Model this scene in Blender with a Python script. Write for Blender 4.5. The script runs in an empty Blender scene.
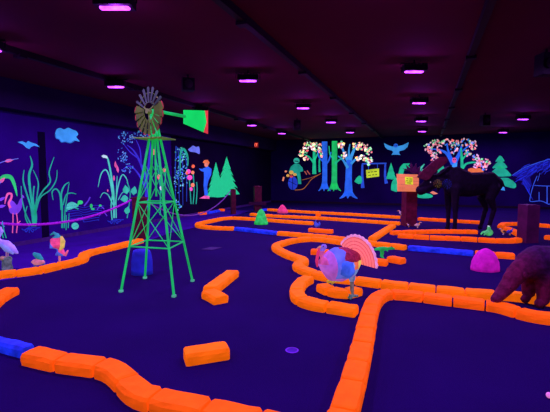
import bpy, bmesh, math, random
from mathutils import Vector as V, Matrix, Euler
random.seed(7)
SC = bpy.context.scene
COL = SC.collection
W, H, F = 550.0, 412.0, 400.0
EYE = V((0, 0, 1.6))
# ------------------------------------------------------------------ camera
PITCH = math.atan(31 / 400.0)
YAW = math.atan(151 / math.hypot(400.0, 31.0))
cd = bpy.data.cameras.new('camera'); cam = bpy.data.objects.new('camera', cd); COL.objects.link(cam)
cd.sensor_fit = 'HORIZONTAL'; cd.sensor_width = 36; cd.lens = 36 * F / W
cd.clip_start = .05; cd.clip_end = 100
cam.location = EYE
cam.rotation_euler = Euler((math.pi / 2 - PITCH, 0, YAW), 'XYZ')
SC.camera = cam
RM = cam.rotation_euler.to_matrix()

def ray(px, py): return RM @ V(((px - W / 2) / F, -(py - H / 2) / F, -1.0))
def hitz(px, py, z=0.0):
    d = ray(px, py); return EYE + d * ((z - EYE.z) / d.z)
def hitx(px, py, x):
    d = ray(px, py); return EYE + d * ((x - EYE.x) / d.x)
def hity(px, py, y):
    d = ray(px, py); return EYE + d * ((y - EYE.y) / d.y)
def hitp(px, py, p, n):
    d = ray(px, py); return EYE + d * ((p - EYE).dot(n) / d.dot(n))
XL = hitz(13, 247).x
YF = hitz(426, 206).y
XR, YB, ZC = 7.4, -3.2, 3.62
RIGHT = V((RM[0][0], RM[1][0], 0)).normalized()      # image right, on the floor
AWAY = V((-RIGHT.y, RIGHT.x, 0))                      # away from the camera

# ------------------------------------------------------------------ materials
def lin(c):
    c = c / 255.0
    return c / 12.92 if c <= .04045 else ((c + .055) / 1.055) ** 2.4
def rgb(h): return tuple(lin(int(h[i:i + 2], 16)) for i in (0, 2, 4))
MATS = {}
def mat(name, base, emit=(0, 0, 0), rough=.8, scale=9.0, var=.25, bump=.0, spec=.2):
    if name in MATS: return MATS[name]
    m = bpy.data.materials.new(name); m.use_nodes = True
    nt = m.node_tree; N = nt.nodes; L = nt.links; N.clear()
    out = N.new('ShaderNodeOutputMaterial'); p = N.new('ShaderNodeBsdfPrincipled')
    L.new(p.outputs[0], out.inputs[0])
    tc = N.new('ShaderNodeTexCoord'); no = N.new('ShaderNodeTexNoise')
    no.inputs['Scale'].default_value = scale; no.inputs['Detail'].default_value = 4
    L.new(tc.outputs['Object'], no.inputs['Vector'])
    def mix(c):
        r = N.new('ShaderNodeValToRGB')
        a = [max(0, x * (1 - var)) for x in c]; b = [x * (1 + var) for x in c]
        r.color_ramp.elements[0].position = .3; r.color_ramp.elements[1].position = .7
        r.color_ramp.elements[0].color = (*a, 1); r.color_ramp.elements[1].color = (*b, 1)
        L.new(no.outputs['Fac'], r.inputs['Fac']); return r.outputs['Color']
    L.new(mix(base), p.inputs['Base Color'])
    p.inputs['Roughness'].default_value = rough
    p.inputs['Specular IOR Level'].default_value = spec
    if max(emit) > 0:
        L.new(mix(emit), p.inputs['Emission Color']); p.inputs['Emission Strength'].default_value = 1.0
    if bump:
        b = N.new('ShaderNodeBump'); b.inputs['Strength'].default_value = bump; b.inputs['Distance'].default_value = .02
        L.new(no.outputs['Fac'], b.inputs['Height']); L.new(b.outputs['Normal'], p.inputs['Normal'])
    MATS[name] = m; return m
def fluo(name, hexc, e=.7, d=.45, **k):
    """blacklight paint: fluoresces (gives off light) and also reflects"""
    c = rgb(hexc); return mat('paint_' + name, tuple(min(.9, x * d) for x in c), tuple(x * e for x in c), **k)
def dots_mat(name, hexes, e=.75):
    """one mesh of many little painted leaves, each of one of the colours"""
    if name in MATS: return MATS[name]
    m = mat(name, (.2, .2, .2)); nt = m.node_tree; N = nt.nodes; L = nt.links
    p = [n for n in N if n.type == 'BSDF_PRINCIPLED'][0]
    g = N.new('ShaderNodeNewGeometry'); r = N.new('ShaderNodeValToRGB'); r.color_ramp.interpolation = 'CONSTANT'
    el = r.color_ramp.elements
    for i, h in enumerate(hexes):
        q = el[i] if i < 2 else el.new(i / len(hexes))
        q.position = i / len(hexes); q.color = (*rgb(h), 1)
    L.new(g.outputs['Random Per Island'], r.inputs['Fac'])
    L.new(r.outputs['Color'], p.inputs['Base Color']); L.new(r.outputs['Color'], p.inputs['Emission Color'])
    p.inputs['Emission Strength'].default_value = e
    return m

ORANGE = mat('fluorescent_orange_brick', (.74, .16, .002), (.50, .056, .002), rough=.75, scale=7, var=.13, bump=.35, spec=.03)
AMBER = mat('fluorescent_amber_brick', (.72, .20, .002), (.50, .085, .001), rough=.75, scale=7, var=.13, bump=.35, spec=.03)
BLUEBR = mat('fluorescent_blue_beam', (.01, .03, .42), (.003, .016, .34), scale=9, var=.5, bump=.1)
GREEN = fluo('windmill_green', '18d860', .52, .45, scale=5, var=.2)
RED = fluo('windmill_red', 'ff4a4a', .55, .4)
OLIVE = mat('olive_blade', (.025, .06, .003), (.045, .055, .003), scale=6, var=.4)
GREYBL = mat('blue_grey_blade', (.02, .035, .025), (.018, .028, .032), scale=6, var=.3)
DARKMETAL = mat('black_metal', (.004, .002, .005), rough=.6)
BROWN = mat('red_brown_post', (.065, .005, .010), rough=.7, scale=6, var=.45, bump=.3)
MOOSE = mat('moose_dark_coat', (.0028, .0005, .0065), rough=.85, scale=14, var=.6, bump=.5)
ANTLER = mat('moose_red_antler', (.06, .004, .012), (.0, .0, .0), rough=.7, scale=10, var=.4, bump=.3)
BEAR = mat('bear_coat', (.026, .002, .030), rough=.9, scale=16, var=.55, bump=.7)
BEARD = mat('bear_muzzle', (.10, .008, .030), rough=.8, scale=14, var=.4, bump=.4)

# ------------------------------------------------------------------ mesh builder
class M:
    def __init__(s): s.v = []; s.f = []; s.mi = []
    def add(s, vs, fs, mi=0):
        o = len(s.v); s.v += [V(p) for p in vs]
        for f in fs: s.f.append([i + o for i in f]); s.mi.append(mi)
        return s
    def box(s, c, size, rot=None, mi=0):
        x, y, z = (a / 2 for a in size)
        P = [V((i, j, k)) for k in (-z, z) for i, j in ((-x, -y), (x, -y), (x, y), (-x, y))]
        if rot is not None: P = [rot @ p for p in P]
        return s.add([p + V(c) for p in P], [(0, 3, 2, 1), (4, 5, 6, 7), (0, 1, 5, 4), (1, 2, 6, 5), (2, 3, 7, 6), (3, 0, 4, 7)], mi)
    def tube(s, pts, r, n=8, flat=1.0, mi=0, cap=True, up=None):
        pts = [V(p) for p in pts]; k = len(pts)
        rs = r if isinstance(r, (list, tuple)) else [r] * k
        rings = []
        if cap:      # rounded ends
            t0 = (pts[0] - pts[1]).normalized(); t1 = (pts[-1] - pts[-2]).normalized()
            q0, q1 = (r_ if isinstance(r_, tuple) else (r_, r_ * flat) for r_ in (rs[0], rs[-1]))
            pts = [pts[0] + t0 * min(q0) * .55] + pts + [pts[-1] + t1 * min(q1) * .55]
            rs = [(q0[0] * .55, q0[1] * .55)] + list(rs) + [(q1[0] * .55, q1[1] * .55)]; k += 2
        for i, p in enumerate(pts):
            t = (pts[min(k - 1, i + 1)] - pts[max(0, i - 1)]).normalized()
            ref = V(up) if up else (V((0, 0, 1)) if abs(t.z) < .9 else V((1, 0, 0)))
            a = t.cross(ref).normalized(); b = a.cross(t).normalized()
            rr = rs[i]; ra, rb = rr if isinstance(rr, tuple) else (rr, rr * flat)
            rings.append([p + a * ra * math.cos(q) + b * rb * math.sin(q) for q in (2 * math.pi * j / n for j in range(n))])
        vs = [p for ring in rings for p in ring]
        fs = [(i * n + j, i * n + (j + 1) % n, (i + 1) * n + (j + 1) % n, (i + 1) * n + j) for i in range(k - 1) for j in range(n)]
        fs += [tuple(range(n))[::-1], tuple((k - 1) * n + j for j in range(n))]
        return s.add(vs, fs, mi)
    def ball(s, c, r, n=12, m=8, rot=None, mi=0):
        r = r if isinstance(r, (tuple, list)) else (r, r, r)
        vs = []
        for i in range(m + 1):
            a = math.pi * i / m
            for j in range(n):
                b = 2 * math.pi * j / n
                p = V((r[0] * math.sin(a) * math.cos(b), r[1] * math.sin(a) * math.sin(b), r[2] * math.cos(a)))
                vs.append((rot @ p if rot is not None else p) + V(c))
        fs = [((i + 1) * n + j, (i + 1) * n + (j + 1) % n, i * n + (j + 1) % n, i * n + j) for i in range(m) for j in range(n)]
        return s.add(vs, fs, mi)
    def lathe(s, prof, n=16, c=(0, 0, 0), sq=(1, 1), mi=0, wob=0.0):
        vs = []
        for (r, z) in prof:
            for j in range(n):
                b = 2 * math.pi * j / n; q = r * (1 + wob * random.uniform(-1, 1))
                vs.append(V((q * sq[0] * math.cos(b), q * sq[1] * math.sin(b), z)) + V(c))
        k = len(prof)
        fs = [(i * n + j, i * n + (j + 1) % n, (i + 1) * n + (j + 1) % n, (i + 1) * n + j) for i in range(k - 1) for j in range(n)]
        fs += [tuple(range(n))[::-1], tuple((k - 1) * n + j for j in range(n))]
        return s.add(vs, fs, mi)
    def plate(s, poly, nrm, th, mi=0):
        n = len(poly); nrm = V(nrm)
        a = [V(p) for p in poly]; b = [p + nrm * th for p in a]
        return s.add(a + b, [tuple(range(n))[::-1], tuple(range(n, 2 * n))] + [(i, (i + 1) % n, n + (i + 1) % n, n + i) for i in range(n)], mi)
    def shift(s, d):
        d = V(d); s.v = [p + d for p in s.v]; return s
    def build(s, name, m, parent=None, loc=None, smooth=False, fix=True):
        me = bpy.data.meshes.new(name)
        me.from_pydata([tuple(p) for p in s.v], [], s.f)
        ms = m if isinstance(m, (list, tuple)) else [m]
        for x in ms: me.materials.append(x)
        for p, i in zip(me.polygons, s.mi): p.material_index = min(i, len(ms) - 1)
        if fix:
            b = bmesh.new(); b.from_mesh(me)
            bmesh.ops.recalc_face_normals(b, faces=b.faces); b.to_mesh(me); b.free()
        if smooth:
            for p in me.polygons: p.use_smooth = True
        o = bpy.data.objects.new(name, me); COL.objects.link(o)
        if parent: o.parent = parent
        if loc is not None: o.location = loc
        return o
    def fuse(s, name, m, parent=None, voxel=.02, smooth=6, pick=None, loc=None):
        """weld overlapping shapes into one continuous skin"""
        t = s.build(name + '_raw', [x for x in (m if isinstance(m, list) else [m])])
        r = t.modifiers.new('r', 'REMESH'); r.mode = 'VOXEL'; r.voxel_size = voxel
        q = t.modifiers.new('s', 'SMOOTH'); q.factor = .5; q.iterations = smooth
        dg = bpy.context.evaluated_depsgraph_get(); dg.update()
        me = bpy.data.meshes.new_from_object(t.evaluated_get(dg)); me.name = name
        bpy.data.objects.remove(t)
        me.materials.clear()
        for x in (m if isinstance(m, list) else [m]): me.materials.append(x)
        for p in me.polygons:
            p.use_smooth = True
            p.material_index = pick(p.center) if pick else 0
        o = bpy.data.objects.new(name, me); COL.objects.link(o)
        if parent: o.parent = parent
        if loc is not None: o.location = loc
        return o

def tag(o, label, cat, group=None):
    o['label'] = label; o['category'] = cat
    if group: o['group'] = group
    return o
def struct(o): o['kind'] = 'structure'; return o
def thing(name, label, cat, loc=(0, 0, 0), rz=0.0, group=None):
    o = bpy.data.objects.new(name, None); COL.objects.link(o); o.empty_display_size = .1
    o.location = loc; o.rotation_euler = (0, 0, rz); return tag(o, label, cat, group)
ORD = 'first second third fourth fifth sixth seventh eighth ninth tenth eleventh twelfth thirteenth fourteenth fifteenth sixteenth seventeenth eighteenth nineteenth twentieth'.split()
def ordn(i):
    if i < 20: return ORD[i]
    return 'twenty-' + ORD[i - 20] if i < 29 else ('thirtieth' if i == 29 else 'thirty-' + ORD[i - 30])
def crom(P, per=6, closed=False):
    P = [tuple(p) for p in P]; out = []; n = len(P)
    if n == 2: return [V(P[0]), V(P[1])]
    for i in range(n - 1):
        a, b, c, d = (V(P[max(0, i - 1)]), V(P[i]), V(P[i + 1]), V(P[min(n - 1, i + 2)]))
        for j in range(per):
            t = j / per
            out.append(.5 * ((2 * b) + (c - a) * t + (2 * a - 5 * b + 4 * c - d) * t * t + (3 * b - a - 3 * c + d) * t ** 3))
    out.append(V(P[-1])); return out

# ------------------------------------------------------------------ the room
def slab(name, lo, hi, m):
    c = [(a + b) / 2 for a, b in zip(lo, hi)]; sz = [b - a for a, b in zip(lo, hi)]
    return struct(M().box((0, 0, 0), sz).build(name, m, loc=c))
CARPET = mat('dark_carpet', (.0078, .0003, .046), rough=.95, scale=1.2, var=.12, bump=.0, spec=.05)
nt = CARPET.node_tree                      # fine pile
n2 = nt.nodes.new('ShaderNodeTexNoise'); n2.inputs['Scale'].default_value = 140
bp = nt.nodes.new('ShaderNodeBump'); bp.inputs['Strength'].default_value = .5; bp.inputs['Distance'].default_value = .01
nt.links.new(nt.nodes['Texture Coordinate'].outputs['Object'], n2.inputs['Vector'])
nt.links.new(n2.outputs['Fac'], bp.inputs['Height'])
nt.links.new(bp.outputs['Normal'], [n for n in nt.nodes if n.type == 'BSDF_PRINCIPLED'][0].inputs['Normal'])
WALK = mat('violet_carpet', (.034, .004, .17), rough=.95, scale=2, var=.12, spec=.05)
WALLM = mat('dark_violet_wall', (.024, .002, .132), rough=.9, scale=.7, var=.25, spec=.05)
WALLB = mat('black_wall', (.010, .0006, .052), rough=.9, scale=.7, var=.3, spec=.05)
SOFF = mat('dark_soffit', (.012, .002, .04), rough=.9, scale=1, var=.2)
CEIL = mat('ceiling_tiles', (.115, .013, .036), rough=.9, scale=.5, var=.15, spec=.1)
T = .12
slab('floor', (XL - T, YB - T, -T), (XR + T, YF + T, 0), CARPET)
slab('ceiling', (XL - T, YB - T, ZC), (XR + T, YF + T, ZC + T), CEIL)
slab('wall_left', (XL - T, YB, 0), (XL, YF, ZC), WALLM)
slab('wall_far', (XL, YF, 0), (XR, YF + T, ZC), WALLB)
slab('wall_right', (XR, YB, 0), (XR + T, YF, ZC), WALLB)
slab('wall_back', (XL, YB - T, 0), (XR, YB, ZC), WALLB)
slab('trim_1', (XL, YB, ZC - .62), (XL + .35, YF, ZC), SOFF)                 # soffit over the painted wall
slab('baseboard_left', (XL, YB, 0), (XL + .025, YF, .10), mat('pale_baseboard', (.05, .02, .11)))
slab('baseboard_far', (XL + .025, YF - .025, 0), (XR, YF, .10), DARKMETAL)
xw = hitx(43, 175, XL).y
slab('trim_2', (XL, xw - .10, .10), (XL + .0015, xw + .10, hitx(42.5, 132, XL).z), mat('upright_paint', (.004, .0005, .016), rough=.9, scale=.7, spec=.05))   # black upright on the painted wall
# thin dark sheet painting in the weaker light on the left wall's far stretch
yb0 = hitx(172, 190, XL).y
slab('wall_left_dim', (XL, yb0, .10), (XL + .012, YF, ZC - .62), mat('less_lit_wall', (.005, .0006, .016), rough=.9, scale=.7, var=.3, spec=.05))
# lighter carpet of the walkway along the left wall
wp = [hitz(px, py) for px, py in ((-60, 284), (0, 281), (38, 275), (74, 266), (90, 256), (141, 243), (170, 233), (197, 227), (215, 221), (250, 211))]
wp = [V((XL + .03, wp[0].y - 1.5, 0)), V((wp[0].x, wp[0].y - 1.5, 0))] + wp + [V((XL + .03, wp[-1].y, 0))]
struct(M().plate(wp, (0, 0, 1), .006).build('trim_4', WALK))

# ------------------------------------------------------------------ bricks
def brick_mesh(path, s0, s1, w, h, jag):
    """path: list of points, total-length param; one brick from s0 to s1"""
    def at(s):
        acc = 0
        for a, b in zip(path, path[1:]):
            l = (b - a).length
            if acc + l >= s or b is path[-1]:
                t = (b - a).normalized(); return a + t * (s - acc), t
            acc += l
    def tang(s):
        e = .06; a, ta = at(max(0, s - e)); b, tb = at(min(L, s + e))
        return (b - a).normalized()
    L = sum((b - a).length for a, b in zip(path, path[1:]))
    g = .009; bv = .018
    st = [(s0 + g, .86), (s0 + g + bv, 1.0)]
    k = max(1, int((s1 - s0) / .09))
    st += [(s0 + g + bv + (s1 - s0 - 2 * g - 2 * bv) * i / k, 1.0) for i in range(1, k)]
    st += [(s1 - g - bv, 1.0), (s1 - g, .86)]
    hw = w / 2
    prof = [(-hw * .97, 0), (-hw * 1.02, h * .4), (-hw, h * .74), (-hw + .018, h), (0, h * 1.01), (hw - .018, h), (hw, h * .74), (hw * 1.02, h * .4), (hw * .97, 0)]
    n = len(prof); vs = []
    for s, sc in st:
        p, _ = at(min(max(s, 0), L)); t = tang(s); nr = V((-t.y, t.x, 0))
        for u, z in prof:
            ju = random.uniform(-jag, jag) if z > 0 else 0; jz = random.uniform(-jag, jag) * .7 if z > 0 else 0
            zz = z * (1 - (1 - sc) * .5) + jz
            vs.append(V((p.x, p.y, 0)) + nr * (u * sc + ju) + V((0, 0, max(0, zz))))
    r = len(st)
    fs = [(i * n + j, i * n + j + 1, (i + 1) * n + j + 1, (i + 1) * n + j) for i in range(r - 1) for j in range(n - 1)]
    fs += [(i * n + n - 1, i * n, (i + 1) * n, (i + 1) * n + n - 1) for i in range(r - 1)]
    fs += [tuple(range(n)), tuple((r - 1) * n + j for j in range(n))[::-1]]
    return M().add(vs, fs)
HB = .10
def run(px, where, end, w=.19, n=None, h=HB, mt=ORANGE, name='orange_brick', group=None, label=None, zbase=0, cat='brick', per=6):
    P = [hitz(x, y, h) for x, y in px]
    path = crom([(p.x, p.y, 0) for p in P], per)
    L = sum((b - a).length for a, b in zip(path, path[1:]))
    n = n or max(1, round(L / .36))
    out = []
    cuts = [L * i / n for i in range(n + 1)]
    for i in range(1, n): cuts[i] += random.uniform(-.018, .018)
    for i in range(n):
        m = brick_mesh(path, cuts[i], cuts[i + 1], w, h, .005)
        c = sum(m.v, V()) / len(m.v); c.z = 0
        o = m.shift(-c).build(name, mt, loc=(c.x, c.y, zbase), smooth=False)
        if label: lb = label[i] if isinstance(label, list) else label
        else: lb = '%s orange brick from %s end of %s' % (ordn(i), end, where)
        tag(o, lb, cat, group or (None if label else 'orange bricks of the ' + where))
        out.append(o)
    return out

run([(29, 349), (62, 356), (100, 361), (116, 366.5), (127, 376), (138, 386), (154, 392), (208, 404), (262, 416), (320, 428)], 'front left border', 'left')
run([(-34, 326), (-10, 301), (2, 292), (13, 286.7)], 'short wall under the heron', 'left')
run([(-34, 279), (0, 272), (20, 270), (38, 267.5), (58, 263), (74, 259.5), (82.5, 256.5), (84, 253), (91, 250), (112, 245.3), (141, 238.5)], 'the violet walkway border', 'left', mt=AMBER)
run([(234, 226.8), (216, 226.3), (201, 224.8), (198.5, 222.6), (210, 219.8), (228, 216.8), (252, 217.6), (290, 220.3), (313, 221.8)], 'hairpin border around green mound', 'front', mt=AMBER)
run([(278, 231.3), (300, 233), (328, 235.4), (354, 238.5), (374, 241.6), (406, 245.3)], 'straight border behind the turkey', 'left', mt=AMBER)
run([(350, 241.5), (318, 237.3), (297, 238.2), (281, 241.8), (276, 245.6), (287, 252), (301, 256.8), (303.5, 259.5), (298, 262.5), (302, 266.5), (320, 272.5), (340, 275.5), (358, 277.3), (386, 281), (413, 284), (444, 287.3), (474, 290), (510, 291.8), (552, 297), (600, 304)], 'winding border between turkey and bear', 'far', mt=AMBER)
run([(309, 275.6), (301.5, 279.5), (297, 287), (299.5, 294.5), (313, 300), (338, 304), (357.5, 307)], 'pen in front of the turkey', 'upper', mt=AMBER)
run([(331, 442), (342, 412), (351, 383), (357.5, 361), (362, 343), (370, 308), (375.5, 296.5), (386, 290.8), (409, 291.5), (442, 295.5), (476, 299.5), (500, 303), (520, 308.5), (536, 312), (560, 315), (600, 319)], 'big front right border', 'near')
run([(268, 208.5), (300, 210.5), (330, 212), (358, 213.5), (400, 216)], 'hindmost border left of sign post', 'left', mt=AMBER)
run([(418, 217.4), (446, 219), (481, 221)], 'hindmost border right of sign post', 'left')
run([(251, 213), (268, 214.4), (316, 216.6), (360, 219.4), (400, 222)], 'second border from the back', 'left', mt=AMBER)
run([(393, 224), (372, 237)], 'diagonal border between back lanes', 'far', mt=AMBER)
run([(391, 231), (415, 230.2), (443, 229.7), (477, 230)], 'back row of moose pen', 'left')
run([(398, 233.6), (430, 235.6), (460, 236.6), (496, 238.6), (516, 238.2), (522.5, 235), (516, 230.5), (506, 226.5)], 'front row of moose pen', 'left')
run([(501, 225), (506, 222.4), (530, 223), (562, 225.5)], 'border behind the square column', 'left')
run([(545.5, 235), (575, 238.5)], 'lane right of square column', 'left')
run([(475, 251), (515, 253.6)], 'stretch behind magenta mound', 'left')
run([(311, 249), (329, 250)], 'x', 'x', n=1, label='single straight orange brick lying left of the turkey head')
run([(309.5, 228), (320, 229), (333, 229.8)], 'x', 'x', n=1, label='single orange brick with the small blue figurine on it')
run([(316, 213.6), (320.5, 213.8)], 'x', 'x', n=1, w=.2, label='odd orange brick lying between the two hindmost borders')
gb = run([(360, 257.5), (388, 260)], 'x', 'x', n=1, label='orange brick the green lizard stands on')
run([(389, 255.8), (404, 258.5)], 'x', 'x', n=1, label='orange brick just right of the green lizard')
run([(321.5, 283), (331, 287.4), (345, 289.5), (358, 286.5)], 'stones beneath the turkey', 'left', n=3, mt=AMBER)
run([(233, 269.8), (221, 278.6), (209.5, 286.8)], 'x', 'x', n=1, w=.21, mt=AMBER, label='long arm of the L of orange bricks on the carpet, right of the windmill')
run([(207.5, 289.2), (214, 292), (221.5, 296.2)], 'x', 'x', n=1, w=.21, mt=AMBER, label='short front arm of the L of orange bricks right of the windmill')
run([(183.5, 351), (228.5, 344.2)], 'x', 'x', n=1, mt=AMBER, label='lone orange brick lying on the carpet in front of the windmill')
run([(208, 208.3), (224, 209)], 'x', 'x', n=1, label='orange brick farthest back under the fir trees by the left wall')
run([(198.5, 212.5), (206, 212)], 'x', 'x', n=1, label='short orange brick left of the small blue beam under the hiker painting')
def beam(px, label, w=.15):
    run(px, 'x', 'x', n=1, w=w, mt=BLUEBR, name='blue_beam', label=label, cat='beam', h=.095, group='blue beams closing gaps in the borders')
beam([(-42, 328.5), (29, 346)], 'long blue beam meeting the front left orange border', .12)
beam([(235.5, 227), (276.5, 231.3)], 'blue beam in front of the green mound', .17)
beam([(408, 245.6), (440, 248), (474, 251)], 'blue beam closing the lane left of the magenta mound', .17)
beam([(207.5, 211.8), (219, 209.8)], 'small blue beam under the fir trees by the left wall')
beam([(261, 209), (267, 208.6)], 'short blue beam between green mound and brown post')

# markings on the floor
def loc_shift(m, c): return m.shift(-V(c))
c = hitz(292, 350.5)
g = thing('golf_hole', 'round violet golf hole cup set in the dark carpet at the front', 'golf hole', c)
M().lathe([(.055, .0), (.062, .004), (.050, .006), (.048, .002)], 20).build('rim', fluo('hole_rim', '7a30e0', .35, .4), g)
M().lathe([(.047, .001), (.046, .003)], 20).build('cup', fluo('hole_cup', '4a10b0', .4, .3), g)
q = [hitz(x, y) for x, y in ((201, 249.5), (211, 247.2), (222, 247.8), (212, 250.2))]
c = sum(q, V()) / 4
tag(M().plate([p - c for p in q], (0, 0, 1), .008).build('tee_mat', mat('grey_mat', (.03, .02, .07)), loc=c), 'dim grey square tee mat on the dark carpet right of the windmill', 'mat')
c = hitz(549, 398)
tag(M().ball((0, 0, .021), .021).build('golf_ball', fluo('pink_ball', 'ff90e0', .6), loc=c, smooth=True), 'pale pink golf ball on the carpet at the right edge', 'golf ball')

# ------------------------------------------------------------------ windmill
feet = [hitz(x, y) for x, y in ((121, 292), (174, 297), (192.5, 281.5), (145, 278.5))]
cen = sum(feet, V()) / 4
wm = thing('windmill', 'tall green farm windmill on four lattice legs with a bladed wheel and tail vane', 'windmill', cen)
F0 = [f - cen for f in feet]
ZA = 2.36
TOP = [f * .045 + V((0, 0, ZA)) for f in F0]
def leg_at(i, z): return F0[i].lerp(TOP[i], z / ZA)
for i in range(4):
    M().tube([F0[i] + V((0, 0, .01)), TOP[i]], .0165, 6, cap=False).build('leg', GREEN, wm)
    M().box(F0[i] + V((0, 0, .015)), (.045, .045, .03)).build('foot_plate', fluo('pale_green', '60e0a0', .4), wm)
for z in (.62, 1.22):
    for i in range(4):
        M().tube([leg_at(i, z), leg_at((i + 1) % 4, z)], .010, 6, cap=False).build('crossbar', GREEN, wm)
for za, zb in ((.62, 1.22), (1.22, 1.75)):
    for i in range(4):
        j = (i + 1) % 4
        M().tube([leg_at(i, za), leg_at(j, zb)], .0055, 5, cap=False).build('brace', GREEN, wm)
        M().tube([leg_at(j, za), leg_at(i, zb)], .0055, 5, cap=False).build('brace', GREEN, wm)
zp = 2.10
pc = sum((leg_at(i, zp) for i in range(4)), V()) / 4
pl = [pc + (F0[i] - V((0, 0, F0[i].z))).normalized() * .30 for i in range(4)]
pm = M().plate([p for p in pl], (0, 0, 1), .012)
pm.build('platform', mat('platform_paint', (.12, .20, .04), (.05, .10, .012), var=.35), wm)
M().tube([V((pc.x, pc.y, 1.3)), V((pc.x, pc.y, ZA))], .012, 6, cap=False).build('pump_rod', GREEN, wm)
# head: axle along the tail direction
tail = (RIGHT * .62 + AWAY * .78).normalized(); side = V((-tail.y, tail.x, 0))
hubp = hitp(148.6, 111.2, cen + tail * -.17, tail) - cen
top = V((0, 0, ZA + .0)); headc = V((0, 0, hubp.z))
M().box(V((0, 0, (ZA + hubp.z) / 2 + .01)), (.09, .09, max(.06, hubp.z - ZA + .09)), Matrix.Rotation(math.atan2(tail.y, tail.x), 3, 'Z')).build('gearbox', GREEN, wm)
M().tube([hubp, V((0, 0, hubp.z))], .018, 8, cap=False).build('axle', GREEN, wm)
wh = bpy.data.objects.new('wheel', None)
hub = M().tube([hubp - tail * .03, hubp + tail * .03], .035, 12, cap=False).build('hub', mat('hub_paint', (.09, .14, .03), (.05, .08, .01)), wm)
def disc_pt(r, a, o=0): return hubp + side * (r * math.cos(a)) + V((0, 0, r * math.sin(a))) + tail * o
ring = M()
for rr in (.13, .245):
    P = [disc_pt(rr, 2 * math.pi * k / 36, .012) for k in range(36)]
    for a, b in zip(P, P[1:] + P[:1]): ring.tube([a, b], .005, 5, cap=False)
ring.build('wheel_ring', mat('ring_paint', (.10, .13, .03), (.05, .075, .008)), wm)
for k in range(3):
    a = 2 * math.pi * k / 3 + .5
    M().tube([hubp, disc_pt(.25, a, .012)], .008, 6, cap=False).build('spoke', mat('hub_paint', (0, 0, 0)), wm)
NB = 18
for k in range(NB):
    a = 2 * math.pi * (k + .5) / NB
    hi = math.sin(a) > .45
    R0, R1 = .115, .325
    wi, wo = (.018, .036) if hi else (.040, .108)
    tw = (.55 if hi else .22)
    rad = side * math.cos(a) + V((0, 0, math.sin(a))); tan_ = side * -math.sin(a) + V((0, 0, math.cos(a)))
    cr = tan_ * math.cos(tw) + tail * math.sin(tw)
    nr = rad.cross(cr).normalized()
    p0 = hubp + rad * R0; p1 = hubp + rad * (R1 - .018); p2 = hubp + rad * R1
    bl = M().plate([p0 - cr * wi / 2, p0 + cr * wi / 2, p1 + cr * wo * .97 / 2, p2 + cr * wo * .3 / 2, p2 - cr * wo * .3 / 2, p1 - cr * wo * .97 / 2], nr, .004).build('blade', GREYBL if hi else OLIVE, wm)
    if not hi:
        M().plate([p1 - cr * wo / 2 - nr * .002, p1 + cr * wo / 2 - nr * .002, p2 + cr * wo * .36 / 2 - nr * .002, p2 - cr * wo * .36 / 2 - nr * .002], nr, .0085).build('red_tip', mat('red_edge', (.20, .02, .015), (.07, .008, .004)), bl)
base = cen + V((0, 0, hubp.z))
def onv(x, y): return hitp(x, y, base, side) - cen
b0, b1 = onv(160, 111.6), onv(185, 116.4)
M().tube([V((0, 0, hubp.z)), b0, b1], [.022, .022, .026], 6, cap=False).build('tail_boom', GREEN, wm)
vp = [onv(x, y) for x, y in ((183.6, 110), (204.6, 110.6), (206.3, 122), (203.6, 132.2), (183.6, 123.6))]
va = M().plate([p - side * .005 for p in vp], side, .01).build('tail_vane', fluo('vane_green', '08f060', .72, .4, scale=3, var=.1), wm)
vp = [onv(x, y) for x, y in ((204.6, 110.5), (207.8, 110.6), (207.8, 133.8), (203.4, 132.1), (206.3, 122))]
M().plate([p - side * .007 for p in vp], side, .014).build('red_edge', RED, va)

# ------------------------------------------------------------------ rounded mounds
def mound(px, yb, wpx, ytop, m, name, label, cat, sq=(1, .8), prof=None):
    b = hitz(px, yb); dpt = (b - EYE).dot(RM @ V((0, 0, -1)))
    b2 = hitz(px, yb)
    w = wpx / F * dpt / 2; h = (yb - ytop) / F * dpt
    prof = prof or [(1, 0), (1.0, .12), (.93, .38), (.78, .64), (.56, .83), (.28, .95), (.06, 1.0)]
    c = b2 + AWAY * (w * .75)
    o = M().lathe([(r * w, z * h) for r, z in prof], 20, wob=.03).build(name, m, loc=c, smooth=True)
    o.rotation_euler.z = YAW; o.scale = (1, sq[1], 1)
    return tag(o, label, cat)
mound(490.5, 272.5, 28, 250, mat('magenta_rock', (.36, .006, .24), (.24, .003, .17), scale=9, var=.25, bump=.9), 'rock_mound', 'rounded magenta rock mound on the carpet left of the bear', 'rock')
mound(282.5, 213.4, 11, 205, mat('pink_rock', (.5, .03, .10), (.42, .03, .10), scale=6, var=.3, bump=.7), 'rock_mound', 'small rose pink mound between the back borders', 'rock', prof=[(1, 0), (.95, .3), (.75, .55), (.5, .75), (.3, .93), (.08, 1)])
mound(261, 224.8, 14, 209.5, mat('green_rock', (.02, .45, .06), (.01, .36, .035), scale=8, var=.35, bump=.7), 'rock_mound', 'bright green cone shaped mound behind the blue beam', 'rock', prof=[(1, 0), (1, .12), (.85, .3), (.7, .55), (.5, .78), (.3, .93), (.08, 1)])
mound(139.5, 275.8, 22, 250.5, mat('blue_rock', (.012, .025, .32), (.003, .006, .10), scale=4, var=.4, bump=.5), 'rock_mound', 'dark blue rounded block standing under the windmill', 'rock', prof=[(1, 0), (.99, .2), (.94, .55), (.86, .85), (.74, .96), (.4, 1.0)])

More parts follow.
